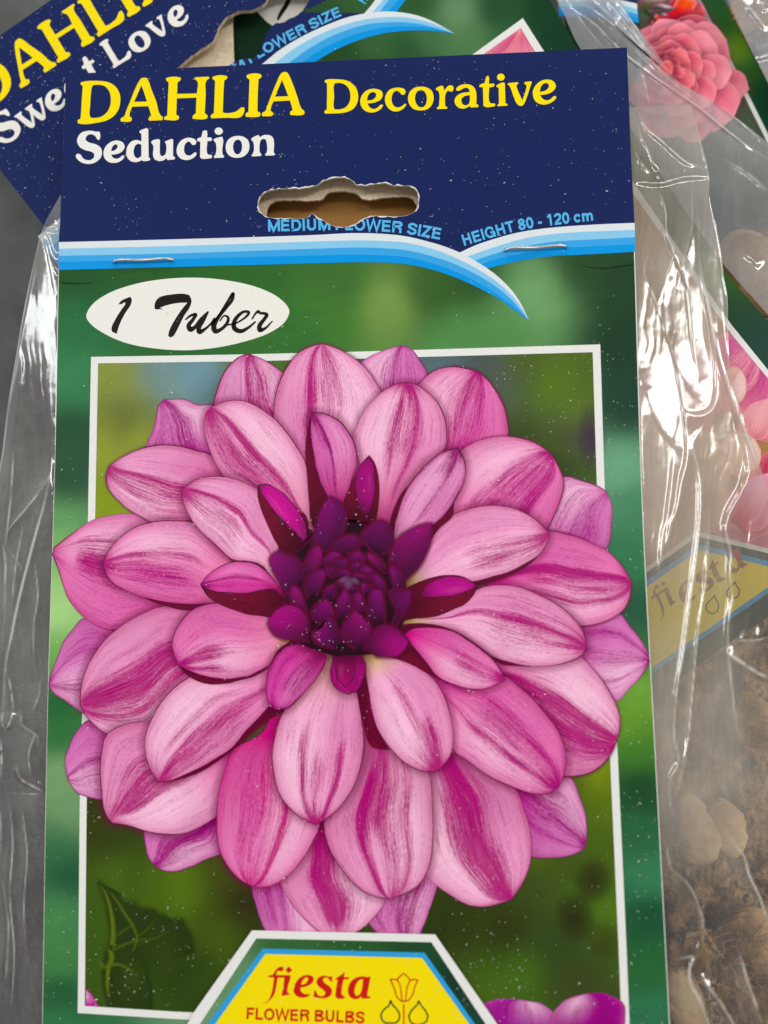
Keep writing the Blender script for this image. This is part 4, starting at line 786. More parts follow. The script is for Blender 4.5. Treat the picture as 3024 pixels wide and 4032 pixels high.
P_("e 780,860 722,905 708,1000 725,1110 * 790,1180 850,1110 868,1000 866,910 830,850", 'deep', stripes=[], base=.8, pale=(164, 22, 104), basecol=(60, 4, 30), shadow=False, tip=0)
# dark heart
soft_blob('printed_shade', (1372, 2275), 345, 350, 0, (40, 0, 20), .80, sf, card, .66)
so = petal("k 700,300 300,620 230,1000 330,1400 * 700,1560 1100,1500 1340,1200 1330,800 1150,480 900,300", 'plum', sf, card, stripes=[], shadow=40, pale=(34, 3, 20), basecol=(30, 3, 18), name='flower_heart', tip=0, dens=0)
for s, k in (("k 640,560 495,540 500,400 540,230 590,120 * 640,65 730,110 780,200 785,300 740,420 660,560", 0), ("k 1050,580 935,430 1000,340 1060,295 * 1120,280 1180,320 1215,400 1228,520 1120,600", 0),
  ("k 1250,850 1200,620 1290,440 1390,370 1490,325 * 1585,310 1590,400 1560,530 1510,650 1440,750 1330,845", 0), ("k 720,600 640,565 690,490 780,430 * 870,420 932,470 930,500 860,545 790,592", 0),
  ("k 330,930 240,960 160,850 100,740 80,630 * 150,570 270,610 350,660 392,740 380,830", 0), ("k 400,800 390,740 420,640 470,550 * 530,515 562,600 560,670 500,740 410,800", 0),
  ("k 440,1010 400,890 460,780 530,745 * 600,750 570,860 500,985", 0), ("k 420,1200 330,1110 270,1010 265,930 * 300,888 350,930 390,1030 425,1180", 0),
  ("k 1260,960 1220,830 1198,740 * 1225,703 1290,760 1316,850 1312,950", 0), ("k 1160,770 1050,690 990,630 * 985,588 1050,600 1110,650 1165,745", 0),
  ("k 880,690 805,640 850,585 * 905,563 962,640 930,685", 0), ("k 540,715 600,620 680,575 * 740,600 700,660 580,715", 0), ("k 630,745 690,660 770,640 * 805,660 790,710 690,735", 0),
  ("k 850,775 835,700 * 890,672 945,690 930,772", 0), ("k 1060,820 930,770 945,710 * 1000,715 1065,775", 0), ("k 1090,960 1050,900 1020,800 * 1080,785 1145,870 1150,960", 0),
  ("k 690,800 620,790 * 600,740 700,725 720,760", 0), ("k 700,810 720,750 * 790,740 830,780 760,810", 0), ("k 880,830 860,785 * 930,780 1010,830 1000,860", 0),
  ("k 560,1250 470,1160 510,1070 * 600,1008 652,1080 668,1165 600,1260", 0), ("k 720,1200 705,1060 760,950 * 792,888 832,1010 858,1112 790,1190", 0), ("k 900,1170 865,1120 858,1000 * 880,925 932,980 968,1155", 0),
  ("k 1010,1260 995,1150 1000,1050 * 1020,925 1112,940 1142,1100 1142,1250", 0), ("k 590,1010 600,920 * 685,878 695,940 660,1015", 0), ("k 690,940 700,865 * 752,835 768,870 740,930", 0), ("k 960,985 930,900 * 942,865 1005,890 1022,955", 0), ("k 830,960 800,930 * 850,890 905,920 880,960", 0),
  ("k 1220,1265 1265,1130 1205,1000 1198,946 * 1396,940 1378,1050 1322,1150 1245,1265", 0),
  ("k 440,1320 425,1190 330,1090 230,1075 140,1120 80,1190 * 60,1250 110,1340 200,1390 320,1390 450,1412", 1), ("k 690,1470 530,1430 475,1350 * 560,1280 640,1175 700,1280 735,1345 778,1425", 0),
  ("k 880,1480 775,1400 760,1300 790,1210 840,1150 * 870,1122 930,1180 1000,1250 1022,1350 970,1475", 0), ("k 960,1500 1000,1380 1060,1300 1120,1268 1200,1265 1280,1310 * 1368,1410 1340,1480 1270,1545 1180,1555 1060,1545", 1)):
    P_(s, 'plum', name='floret', half=random.choice((-.6, .6)), sh_a=.85, stripes=[(.5, .05, .2, 1, .25)], base=.70 if not k else .5, tip=.0, shadow=14, edge_w=2.2, dens=.06, pale=(156, 26, 114) if k else random.choice([(122, 30, 104), (134, 34, 110), (108, 22, 88), (140, 34, 106)]), basecol=(60, 4, 34) if k else (30, 2, 18))
for c, rx, ry, an in (((1372, 2296), 22, 30, .3), ((1398, 2288), 26, 16, .5), ((1352, 2282), 26, 14, -.4)): soft_blob('highlight_spot', c, rx, ry, an, (150, 96, 150), .42, sf, card)
# ---------------- brand panel over the foot of the picture
kk = sf.k
sheet('panel_ground', [px("z 992,3663 1713,3679 1956,4030 2060,4190 650,4190 763,3986")[0]], MAT['white'], sf, card)
tp = px("z 1009,3695 1698.5,3710 1912,4030 2010,4180 690,4180 778,4017")[0]
def trap_green():
    pts, tri = tess([tp]); 
    nx, ny = 24, 14; P = []
    for r in np.linspace(0, 1, ny):
        a = np.array((1009., 3695.))*(1-r)+np.array((690., 4180.))*r; b = np.array((1698.5, 3710.))*(1-r)+np.array((2010., 4180.))*r
        P += [a+(b-a)*t for t in np.linspace(0, 1, nx)]
    P = np.array(P); cx = np.array([c[:2] for c in GREEN], float); cc = np.array([lin(c[2:5]) for c in GREEN]); d2 = ((P[:, None]-cx[None])**2).sum(-1); w = 1/(d2+4900.)**2.2
    C_ = np.concatenate([(w[..., None]*cc[None]).sum(1)/w.sum(1)[:, None], np.ones((len(P), 1))], 1); V = PA.at(P, sf.nxt())
    mesh('panel_green', V, fix_up(V, grid_faces(ny, nx)), MAT['attr'], card, attrs={'Col': C_})
trap_green()
sheet('panel_border', [px("Z 555,722 1612,748 y 510,1010 640,1195 Z 60,1400 195,1214")[0]], MAT['trapblue'], sf, card)
sheet('panel_face', [px("Z 572,757 1595,783 y 478,1010 605,1195 Z 110,1400 245,1214")[0]], MAT['lyellow'], sf, card)
kk = sf.k
for w_ in ('f5', 'e5', 's5', 't5', 'a5'): sf.k = kk; glyph(w_, MAT['red'], sf, card)
sf.k = kk; sans_line('FLOWER BULBS', "Z 441,1183 640,1192 850,1198 1040,1204 1221,1212", 47, MAT['red'], sf, card)
def pen(s, w, mat):
    p = px(s)[0]; q = catmull(p, 6, False, math.radians(40)); a, b = ribbon(q, w); k = len(q); V = PA.at(np.r_[a, b], sf.nxt())
    mesh('logo_line', V, fix_up(V, [(i, i+1, i+1+k, i+k) for i in range(k-1)]), MAT[mat], card)
for s, w, mt in (("S 1200,178 1240,270 1260,340 1300,380 1330,388 1370,375 1410,320 1430,250 1458,185 1420,182 1385,190 1360,155 1325,125 1290,155 1265,185 1235,182 1200,178", 5.5, 'red'), ("S 1265,185 1290,230 1302,300 1312,385", 5, 'red'), ("S 1385,190 1360,250 1350,320 1342,385", 5, 'red'), ("S 1327,415 1327,640", 6, 'red'),
  ("S 1203,375 1190,420 1140,465 1113,510 1125,560 1160,590 1245,590 1280,560 1288,515 1265,465 1225,420 1203,375", 6.5, 'darkgreen'), ("S 1466,380 1450,420 1400,470 1373,525 1390,575 1420,597 1500,597 1540,570 1550,520 1530,475 1490,425 1466,380", 6.5, 'darkgreen')): sf.k = kk; pen(s, w, mt)
print('flower layers', sf.k, sf.k*EPS)
# ---------------- staples
def tube(path, r, n=8):
    path = np.asarray(path, float); k = len(path); r = np.broadcast_to(np.asarray(r, float), (k,)); t = np.gradient(path, axis=0); t /= np.linalg.norm(t, axis=1)[:, None]+1e-12
    ref = np.array((.31, .2, .93)); V = []
    for i in range(k):
        u = np.cross(t[i], ref); u /= np.linalg.norm(u)+1e-9; w = np.cross(t[i], u)
        V += [path[i]+r[i]*(math.cos(x)*u+math.sin(x)*w) for x in np.linspace(0, 2*math.pi, n, endpoint=False)]
    f = [(i*n+j, i*n+(j+1) % n, (i+1)*n+(j+1) % n, (i+1)*n+j) for i in range(k-1) for j in range(n)]
    f += [tuple(range(n))[::-1], tuple((k-1)*n+j for j in range(n))]; return np.array(V), f
for s in ("U 388,248 402,244 580,239 765,232 780,234", "V 767,272 782,266 970,257 1160,246 1174,250"):
    q = px(s)[0]; zz = np.array([-.0009, .00034, .0005, .00034, -.0009])+.0001
    pth = resample(catmull(np.c_[PA.at(q, 0.0)[:, :2], ZA+zz], 6), 30); V, f = tube(pth, .00031); mesh('staple', V, f, MAT['metal'], pk, smooth=True)

# ================================================================== polythene
def segdist(P, poly):
    """distance of points to a polyline, the place along it (0..1) and the side"""
    d = np.full(len(P), 400.); tt = np.zeros(len(P)); sg = np.ones(len(P)); Ls = np.linalg.norm(np.diff(poly, axis=0), axis=1); cum = np.r_[0, np.cumsum(Ls)]
    near = np.where((P[:, 0] > poly[:, 0].min()-160) & (P[:, 0] < poly[:, 0].max()+160) & (P[:, 1] > poly[:, 1].min()-160) & (P[:, 1] < poly[:, 1].max()+160))[0]
    for i in range(len(poly)-1):
        a, b = poly[i], poly[i+1]; ab = b-a; Q = P[near]-a; t = np.clip((Q @ ab)/(ab @ ab+1e-9), 0, 1); q = np.linalg.norm(Q-t[:, None]*ab, axis=1)
        m_ = q < d[near]; k = near[m_]; d[k] = q[m_]; tt[k] = (cum[i]+t[m_]*Ls[i])/cum[-1]; sg[k] = np.sign(ab[0]*Q[m_, 1]-ab[1]*Q[m_, 0])
    return d, tt, sg
def film_sheet(name, left, right, nu, nv, zfun, ridges, mat, parent, wrinkle=.00022, wscale=(26., 110.), seed=1, cap=None, haze=lambda P: .3, dust=lambda P: 1.0, white=.55):
    """sheet of film spanned between two outlines (pixels), with sharp folds and fine crumple"""
    a = resample(catmull(px(left)[0], 8), nu); b = resample(catmull(px(right)[0], 8), nu); v = np.linspace(0, 1, nv)
    P = (a[:, None]*(1-v)[None, :, None]+b[:, None]*v[None, :, None]).reshape(-1, 2); U_u, V_v = np.meshgrid(np.linspace(0, 1, nu), v, indexing='ij')
    z = zfun(P, U_u.ravel(), V_v.ravel())
    wx, wy = wscale; warp = 22*fbm(P[:, 0]/160, P[:, 1]/160, seed+40, 2)
    h = fbm((P[:, 0]+warp)/wx, (P[:, 1]+warp)/wy, seed, 3); h = 1-np.abs(h)*1.6            # ridged folds
    h2 = fbm((P[:, 0]+P[:, 1]*.5)/60, (P[:, 1]-P[:, 0]*.5)/60, seed+9, 3)
    z = z+wrinkle*h*(.5+.5*fbm(P[:, 0]/200, P[:, 1]/300, seed+20, 2))+wrinkle*.14*h2; cw = np.zeros(len(P)); hz_ = np.zeros(len(P))
    for s, amp, w in ridges:
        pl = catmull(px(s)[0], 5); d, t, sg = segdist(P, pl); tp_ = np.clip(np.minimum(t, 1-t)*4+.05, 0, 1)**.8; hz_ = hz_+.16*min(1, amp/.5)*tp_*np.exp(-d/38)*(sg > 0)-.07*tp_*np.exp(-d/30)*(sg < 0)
        z = z+amp*.0011*tp_*np.where(sg > 0, np.exp(-(d/(w*1.15))**2), np.exp(-(d/(w*4.5))**2)); cw = np.maximum(cw, min(1, amp/.6)*tp_*np.exp(-(d/(w*.36))**2)*np.clip(.72+.25*(amp > .85)+.62*vnoise(t*9+amp*50, t*0+w, seed), .08, 1))  # cw: bright glints along the folds, painted in as diffuse white
    if cap is not None: z = cap(P, z)
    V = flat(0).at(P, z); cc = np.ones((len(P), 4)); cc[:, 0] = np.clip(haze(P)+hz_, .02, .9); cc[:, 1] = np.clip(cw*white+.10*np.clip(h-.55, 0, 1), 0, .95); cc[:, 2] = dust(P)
    return mesh(name, V, fix_up(V, grid_faces(nu, nv)), mat, parent, smooth=True, attrs={'Col': cc})
MAT['film'] = film('polythene_front', (238, 226, 208), .09, .13, .5)
MAT['film_l'] = film('polythene_left', (200, 196, 188), .09, .12, .6, (150, 138, 120))
MAT['film_b'] = film('polythene_under', (218, 218, 218), .12, .12, .25)
MAT['film_e'] = film('polythene_far', (220, 220, 226), .12, .14, .2)
def under_card(P, z):
    """film stays below the card wherever the card covers it"""
    inn = inside(outl, P); return np.where(inn, np.minimum(z, ZA-.0012), z)
xr_edge = lambda yv: np.interp(yv, cr[:, 1], cr[:, 0]); xl_edge = lambda yv: np.interp(yv, cl[:, 1], cl[:, 0])
def z_right(P, u, v):
    d = np.clip((P[:, 0]-xr_edge(P[:, 1]))/420, 0, 1.3); bul = np.clip((P[:, 1]-2900)/700, 0, 1)
    return ZA-.0016-.0050*d*(1-bul)+bul*.002*np.sin(np.clip(d, 0, 1)*math.pi)-bul*.003*d
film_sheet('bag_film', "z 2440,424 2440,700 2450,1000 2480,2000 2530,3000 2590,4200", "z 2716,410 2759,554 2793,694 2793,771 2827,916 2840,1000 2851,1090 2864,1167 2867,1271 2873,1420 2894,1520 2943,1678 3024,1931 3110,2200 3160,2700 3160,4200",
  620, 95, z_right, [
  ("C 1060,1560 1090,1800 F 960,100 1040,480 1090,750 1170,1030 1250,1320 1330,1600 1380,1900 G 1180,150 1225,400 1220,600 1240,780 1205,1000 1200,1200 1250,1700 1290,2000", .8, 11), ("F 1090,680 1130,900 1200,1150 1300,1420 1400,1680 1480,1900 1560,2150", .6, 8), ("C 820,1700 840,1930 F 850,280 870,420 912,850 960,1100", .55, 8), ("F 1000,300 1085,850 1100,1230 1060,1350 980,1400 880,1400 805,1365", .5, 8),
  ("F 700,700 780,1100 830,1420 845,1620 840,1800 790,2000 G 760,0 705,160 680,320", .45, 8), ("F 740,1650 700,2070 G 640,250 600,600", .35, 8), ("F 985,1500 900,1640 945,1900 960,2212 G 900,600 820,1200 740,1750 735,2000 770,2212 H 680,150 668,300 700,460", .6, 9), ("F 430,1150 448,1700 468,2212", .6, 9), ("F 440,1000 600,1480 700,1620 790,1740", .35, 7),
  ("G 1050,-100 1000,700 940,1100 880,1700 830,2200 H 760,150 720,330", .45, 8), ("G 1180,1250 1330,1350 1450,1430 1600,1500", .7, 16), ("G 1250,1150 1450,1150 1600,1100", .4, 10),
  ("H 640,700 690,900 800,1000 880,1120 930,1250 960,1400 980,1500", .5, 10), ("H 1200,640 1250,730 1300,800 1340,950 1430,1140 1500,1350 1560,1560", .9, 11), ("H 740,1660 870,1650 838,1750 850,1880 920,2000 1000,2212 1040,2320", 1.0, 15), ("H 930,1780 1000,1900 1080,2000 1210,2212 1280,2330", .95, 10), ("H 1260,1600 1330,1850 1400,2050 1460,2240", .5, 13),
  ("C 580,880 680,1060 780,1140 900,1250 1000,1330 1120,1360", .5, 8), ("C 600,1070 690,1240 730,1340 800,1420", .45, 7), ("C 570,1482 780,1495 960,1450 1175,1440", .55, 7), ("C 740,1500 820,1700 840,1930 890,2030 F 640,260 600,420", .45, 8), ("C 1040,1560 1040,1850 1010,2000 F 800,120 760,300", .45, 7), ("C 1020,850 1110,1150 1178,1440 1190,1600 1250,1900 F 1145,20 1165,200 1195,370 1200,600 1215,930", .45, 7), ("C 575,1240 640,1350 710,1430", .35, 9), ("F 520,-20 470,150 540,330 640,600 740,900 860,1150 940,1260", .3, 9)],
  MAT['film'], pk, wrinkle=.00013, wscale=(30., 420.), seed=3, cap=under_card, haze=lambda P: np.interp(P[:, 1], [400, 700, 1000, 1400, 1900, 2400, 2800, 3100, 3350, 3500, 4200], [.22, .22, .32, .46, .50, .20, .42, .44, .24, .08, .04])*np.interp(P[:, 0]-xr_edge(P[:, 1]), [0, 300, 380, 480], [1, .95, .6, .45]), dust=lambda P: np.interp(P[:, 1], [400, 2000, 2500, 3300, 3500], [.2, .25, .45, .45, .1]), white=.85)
def z_left(P, u, v):
    d = np.clip((xl_edge(P[:, 1])-P[:, 0])/300, 0, 1.2); return ZA-.0016-.010*d**1.3
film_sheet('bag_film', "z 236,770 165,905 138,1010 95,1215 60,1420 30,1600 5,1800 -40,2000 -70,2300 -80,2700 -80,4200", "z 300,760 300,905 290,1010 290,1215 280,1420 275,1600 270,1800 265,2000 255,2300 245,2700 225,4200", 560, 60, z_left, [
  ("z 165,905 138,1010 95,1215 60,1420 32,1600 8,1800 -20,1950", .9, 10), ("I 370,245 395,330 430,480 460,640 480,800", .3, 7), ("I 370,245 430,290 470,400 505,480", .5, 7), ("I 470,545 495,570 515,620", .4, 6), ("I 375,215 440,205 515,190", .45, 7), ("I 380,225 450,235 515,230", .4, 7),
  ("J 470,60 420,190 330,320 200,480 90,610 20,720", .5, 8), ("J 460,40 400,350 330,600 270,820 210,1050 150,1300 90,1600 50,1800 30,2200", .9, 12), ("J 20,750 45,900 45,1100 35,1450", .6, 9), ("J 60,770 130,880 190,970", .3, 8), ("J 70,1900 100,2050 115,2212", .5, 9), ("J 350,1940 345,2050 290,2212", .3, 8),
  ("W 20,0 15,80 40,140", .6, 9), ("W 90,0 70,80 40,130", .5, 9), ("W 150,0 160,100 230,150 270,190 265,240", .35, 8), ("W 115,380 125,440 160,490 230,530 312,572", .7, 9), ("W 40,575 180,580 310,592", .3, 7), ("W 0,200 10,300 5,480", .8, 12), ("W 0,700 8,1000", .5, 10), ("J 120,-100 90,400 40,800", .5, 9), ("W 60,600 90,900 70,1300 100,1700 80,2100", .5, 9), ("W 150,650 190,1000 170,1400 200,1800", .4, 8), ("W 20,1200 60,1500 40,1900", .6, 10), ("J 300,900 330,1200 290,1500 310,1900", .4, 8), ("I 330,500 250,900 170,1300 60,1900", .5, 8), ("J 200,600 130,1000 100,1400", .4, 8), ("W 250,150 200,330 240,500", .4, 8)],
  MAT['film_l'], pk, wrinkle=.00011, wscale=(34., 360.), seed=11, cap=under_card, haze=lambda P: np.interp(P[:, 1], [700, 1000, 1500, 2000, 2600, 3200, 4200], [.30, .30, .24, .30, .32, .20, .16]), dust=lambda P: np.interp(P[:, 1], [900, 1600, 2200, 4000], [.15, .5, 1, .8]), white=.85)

# ================================================================== slanted packet underneath
pb = thing('seed_packet', 'flower packet with torn hole in its navy header, lying slanted under the topmost packet', 'seed packet', tuple(PB.glob([(.0575, -.09)])[0]*[1, 1, 0]), 'dahlia packets in the pile')
bl = px("z -267,327 0,669 85,777 169,885 560,1390 1989,3212")[0]; br = px("z 1605,-983 2164,0 2272,190 2560,640 2849,1063 3024,1267 3610,1950")[0]
HB = jag(catmull(px("Y -60,440 0,400 100,320 215,235 240,170 262,130 300,95 350,70 430,62 470,50 520,10 560,-60 800,-60 758,40 740,65 610,135 560,150 535,190 500,260 490,310 455,345 360,355 310,385 250,470")[0], 4, True), 2.2, 200, 21)
outB = np.r_[bl[::-1], catmull(br, 5)]
cardB = board('card', [outB, HB], PB, .0009, [MAT['navy'], MAT['board']], pb); cardB['label'] = 'printed card with torn hanging hole'
sb = Stack(PB); sb.k = 2
HBo = HB+(HB-HB.mean(0))*.01
TB = [("z 150,930 560,590 Y 380,460 495,385 600,300 740,215 880,150 1000,105 1120,78 1230,68 1340,75 1450,100 1550,145 1645,200"), ("z 165,955 590,610 Y 450,460 570,380 680,295 820,215 950,160 1080,122 1200,104 1300,100 1400,110 1500,135 1580,165 1645,200"),
 ("z 185,985 620,640 Y 530,460 655,378 760,300 880,230 1000,180 1120,145 1250,132 1350,132 1450,145 1550,170 1645,200"), ("z 205,1015 650,670 Y 600,460 730,375 830,305 940,248 1050,205 1170,172 1280,158 1380,155 1480,162 1570,180 1645,200"), ("z 235,1050 690,700 Y 690,460 820,365 930,300 1030,255 1150,215 1260,192 1350,183 1440,180 1540,185 1645,200")]
RBc = ["Y 1105,82 1150,30 1200,-40", "Y 1150,80 1210,10 1250,-40", "Y 1195,78 1245,10 1290,-40", "Y 1240,76 1290,20 1340,-40", "Y 1295,76 1340,15 1390,-40"]
GB = [(1300,200,34,72,34),(1500,160,52,96,50),(1600,200,40,82,44),(1700,130,64,110,66),(1800,60,104,140,98),(1850,150,78,124,74),(1950,40,30,72,40),(2000,180,44,100,56),(2150,60,14,58,34),(2200,150,14,56,34),(1650,20,40,84,40),(1350,300,36,70,34),(2600,800,24,66,34),(2850,1120,46,92,24),(2880,1200,24,66,34),(2950,1300,12,62,44),(3000,1330,10,60,46),(3024,1400,10,60,46),(2700,2300,38,62,60),(2900,2420,26,44,46),(2600,2500,60,80,84),(2700,2640,58,78,76),(3000,2350,24,44,50),(300,800,20,60,30),(900,1500,40,80,40),(1500,1000,150,108,60),(1400,800,160,114,58),(1300,850,120,82,42),(1600,850,150,106,58)]
def gridB():
    nx, ny = 60, 70; c = [np.array(q, float) for q in ((235, 900), (2050, -150), (3500, 1900), (1989, 3212))]; P = []
    for r in np.linspace(0, 1, ny):
        xa = np.interp(r, [0, 1], [0, 1]); a = np.array((np.interp(r, [0, .35, 1], [160, 560, 1989]), np.interp(r, [0, .35, 1], [985, 1390, 3212])))
        i_ = np.interp(r, [0, .12, .32, .52, .62, 1], range(6)); k_ = int(min(i_, 4)); q = br[1:]; q = np.r_[[br[0]*.12+br[1]*.88], br[1:]][:, :]
        b = np.array((np.interp(r, [0, .1, .15, .33, .5, .6, 1], q[:, 0]), np.interp(r, [0, .1, .15, .33, .5, .6, 1], q[:, 1]))); P += [a+(b-a)*t for t in np.linspace(0, 1, nx)]
    P = np.array(P); cx = np.array([g[:2] for g in GB], float); cc = np.array([lin(g[2:5]) for g in GB]); d2 = ((P[:, None]-cx[None])**2).sum(-1); w = 1/(d2+4900.)**2.2
    C_ = np.concatenate([(w[..., None]*cc[None]).sum(1)/w.sum(1)[:, None], np.ones((len(P), 1))], 1); V = PB.at(P, sb.nxt()); f = fix_up(V, grid_faces(ny, nx))
    f = [q for q in f if not inside(HB, P[list(q)]).any()]
    mesh('green_ground', V, f, MAT['attr'], cardB, attrs={'Col': C_})
gridB()
blend_sheet('green_ground', 850, 2320, -200, 420, 160, 70, GB, sb, cardB, mask=lambda p: inside(outB, p) & ~inside(HB, p) & (p[:, 1] > 380-.42*(p[:, 0]-850)-200)); sb.k = 4
t0 = catmull(px(TB[0])[0], 6); t0 = t0[:int(len(t0)*.665)]
sheet('header_panel', [np.r_[px("z 169,885 85,777 0,669 -267,327 1605,-983 2000,-288 Y 1200,-40 1150,30 1118,78")[0], t0[::-1]], HBo], MAT['navy'], sb, cardB)
sb.k = 8; swoosh(sb, cardB, TB, RBc)
# title letters reuse the first packet's outlines
def place(keys, org, ang, scale, mat, gap=.0005, xs=None):
    """set a word on the slanted card: org in pixels, angle of the base line on the card, letter outlines in metres"""
    o2 = PB.loc(np.array([org]))[0, :2]; x = 0.0; ca, sa = math.cos(ang), math.sin(ang)
    for n_, kx in enumerate(keys):
        key, sc = kx if isinstance(kx, tuple) else (kx, 1.0)
        if key == ' ': x += sc*scale; continue
        lp = [PA.loc(l)[:, :2] for l in glyph_loops(key)]; al = np.concatenate(lp); mn = al[:, 0].min(); wd = al[:, 0].max()-mn
        # straighten: the base line of the source word rises slightly on the card
        bs = lp[0][:, 1].min() if key not in ('S4', 'o4', 'e4', 'o2') else lp[0][:, 1].min()+.0003
        P = []; F = []; groups = [lp] if key not in ('i2', 'i4', 'f5') else [[q] for q in lp]
        for g_ in groups:
            loc = [np.stack([(l[:, 0]-mn)*sc*scale+x, (l[:, 1]-bs)*sc*scale], 1) for l in g_]
            tri = tessellate_polygon([[Vector((p[0]*1e3, p[1]*1e3, 0)) for p in l] for l in loc]); base = sum(len(q) for q in P); P += loc; F += [tuple(t+base for t in tr) for tr in tri]
        q = np.concatenate(P); w = np.stack([o2[0]+q[:, 0]*ca-q[:, 1]*sa, o2[1]+q[:, 0]*sa+q[:, 1]*ca], 1)
        V = PB.glob(w, sb.k*EPS); mesh('letter', V, fix_up(V, F), mat, cardB); x += (wd*sc+gap)*scale
sb.k = 22

place(['D0', 'A0', 'H0', 'L0', 'I0', 'A1'], (-66, 449), .0, 1.06, MAT['yellow'], gap=.0004)
place(['S4'], (9, 577), .0, 1.03, MAT['cream_white']); sb.k += 1
place([('v2', .92)], (97, 525), .0, 1.0, MAT['cream_white']); sb.k += 1
place([('v2', .92)], (139, 495), .0, 1.0, MAT['cream_white']); sb.k += 1
place(['e4', 'e4'], (202, 449), .0, 1.0, MAT['cream_white'], gap=.0006); place(['t4'], (362, 330), .0, 1.0, MAT['cream_white'])
place([('L0', .73), 'o4', ('v2', .90), 'e4'], (449, 272), .0, .98, MAT['cream_white'], gap=.0005)
sb.k = 24
sans_line('MEDIUM FLOWER SIZE', "Y 100,600 250,492 380,410 500,338 620,268 775,188 880,135 978,92", 40, MAT['skytext'], sb, cardB, cut=HBo)
sans_line('HEIGHT 80 - 120 cm', "Y 1112,30 1160,-50 1250,-180 1420,-420", 40, MAT['skytext'], sb, cardB)
sb.k = 8
sheet('picture_ground', [px("K 582,182 z 2869,1303 3024,1490 3300,1830 2300,2700 800,1000 1700,345")[0]], MAT['attr'], sb, cardB, col=(170, 124, 68))
q_ = dict(shadow=False, edge_w=3)
petal("K 100,620 150,500 345,345 * 582,180 690,350 700,640", 'coral', sb, cardB, pale=(204, 62, 112), basecol=(236, 178, 196), base=.9, stripes=[(.5, .12, 0, 1, .3)], **q_)
petal("F 1000,900 1150,700 1212,690 * 1400,860 1560,1070 1560,1320 1250,1400", 'coral', sb, cardB, pale=(202, 84, 146), basecol=(220, 130, 150), **q_)
petal("G 800,300 950,-100 1300,-150 * 1600,0 1600,400 1300,290 900,300", 'coral', sb, cardB, pale=(186, 84, 108), basecol=(206, 130, 140), **q_)
petal("F 1200,2300 1400,1900 1548,1720 * 1720,1700 1720,2300 1400,2500", 'coral', sb, cardB, pale=(196, 74, 96), basecol=(190, 60, 90), **q_)
petal("F 1250,2250 1380,1960 * 1548,1905 1640,2100 1500,2400 1350,2400", 'coral', sb, cardB, pale=(222, 150, 186), **q_)
petal("F 1250,1650 1325,1400 1400,1310 * 1560,1255 1680,1400 1640,1640 1450,1620", 'coral', sb, cardB, pale=(228, 160, 166), basecol=(206, 90, 110), **q_)
petal("F 1050,1350 1190,1010 1255,975 * 1325,1015 1362,1110 1335,1260 1150,1400", 'cream', sb, cardB, stripes=[], **q_)
petal("F 1050,1850 1225,1560 1330,1550 * 1432,1600 1486,1720 1462,1850 1300,1950", 'cream', sb, cardB, pale=(232, 208, 172), basecol=(232, 196, 160), stripes=[], **q_)
petal("F 500,1900 420,1100 600,900 * 900,800 1100,900 1100,1300 900,1900", 'coral', sb, cardB, pale=(226, 168, 176), basecol=(226, 196, 160), stripes=[], **q_)
petal("F 300,2600 400,1700 700,1500 * 1000,1500 1200,1800 1100,2400 700,2600", 'cream', sb, cardB, pale=(216, 190, 140), basecol=(196, 160, 110), stripes=[], **q_)
kb = sb.k
strip('frame_bar', px("K 200,405 595,118")[0], px("K 260,410 582,182")[0], MAT['white'], sb, cardB, 10); sb.k = kb
strip('frame_bar', px("K 582,182 668,330 z 2869,1303 3024,1490 3300,1830")[0], px("K 595,118 730,330 F 1200,580 1548,1010 z 3300,1792")[0], MAT['white'], sb, cardB, 30)
sheet('panel_ground', [px("G 925,200 1800,415 1800,700 100,1960 100,800")[0]], MAT['white'], sb, cardB)
sheet('panel_green', [px("G 932,248 1800,455 1800,820 1548,950 1100,1250 560,1640 100,1950 100,840")[0]], MAT['pgreen'], sb, cardB)
sheet('panel_border', [px("G 940,315 1800,520 1800,580 1548,742 560,1425 100,1745 100,910")[0]], MAT['trapblue'], sb, cardB)
sheet('panel_face', [px("G 950,365 1560,512 1730,556 1548,690 570,1370 100,1695 100,960")[0]], MAT['lyellow'], sb, cardB)
kb = sb.k
place(['f5', 'e5', 's5', 't5', 'a5'], tuple(px("G 610,985")[0][0]), .0, 1.0, MAT['red'], gap=.0004)
for s, w in (("G 1085,760 1050,800 1010,850 1020,900 1070,920 1110,890 1115,830 1090,790 1085,760", 5), ("G 1265,640 1230,680 1190,730 1200,775 1250,790 1290,760 1295,710 1270,670 1265,640", 5)):
    p = catmull(px(s)[0], 6); a, b = ribbon(p, w); k = len(p); V = PB.at(np.r_[a, b], sb.nxt()); mesh('logo_line', V, fix_up(V, [(i, i+1, i+1+k, i+k) for i in range(k-1)]), MAT['darkgreen'], cardB)
for r in ((.2, -.02), (.1, -.15)): pass
bB = px("Y -80,480 -80,150 150,30 330,60 326,150 335,400 338,480")[0]
board('back_flap', [bB], Plane(PB.o-PB.n*.0028, PB.R), .0004, [MAT['board'], MAT['board']], pb)
zB = lambda P: PB.at(P)[:, 2]
def z_b(P, u, v): return zB(P)-.0012-.0035*v
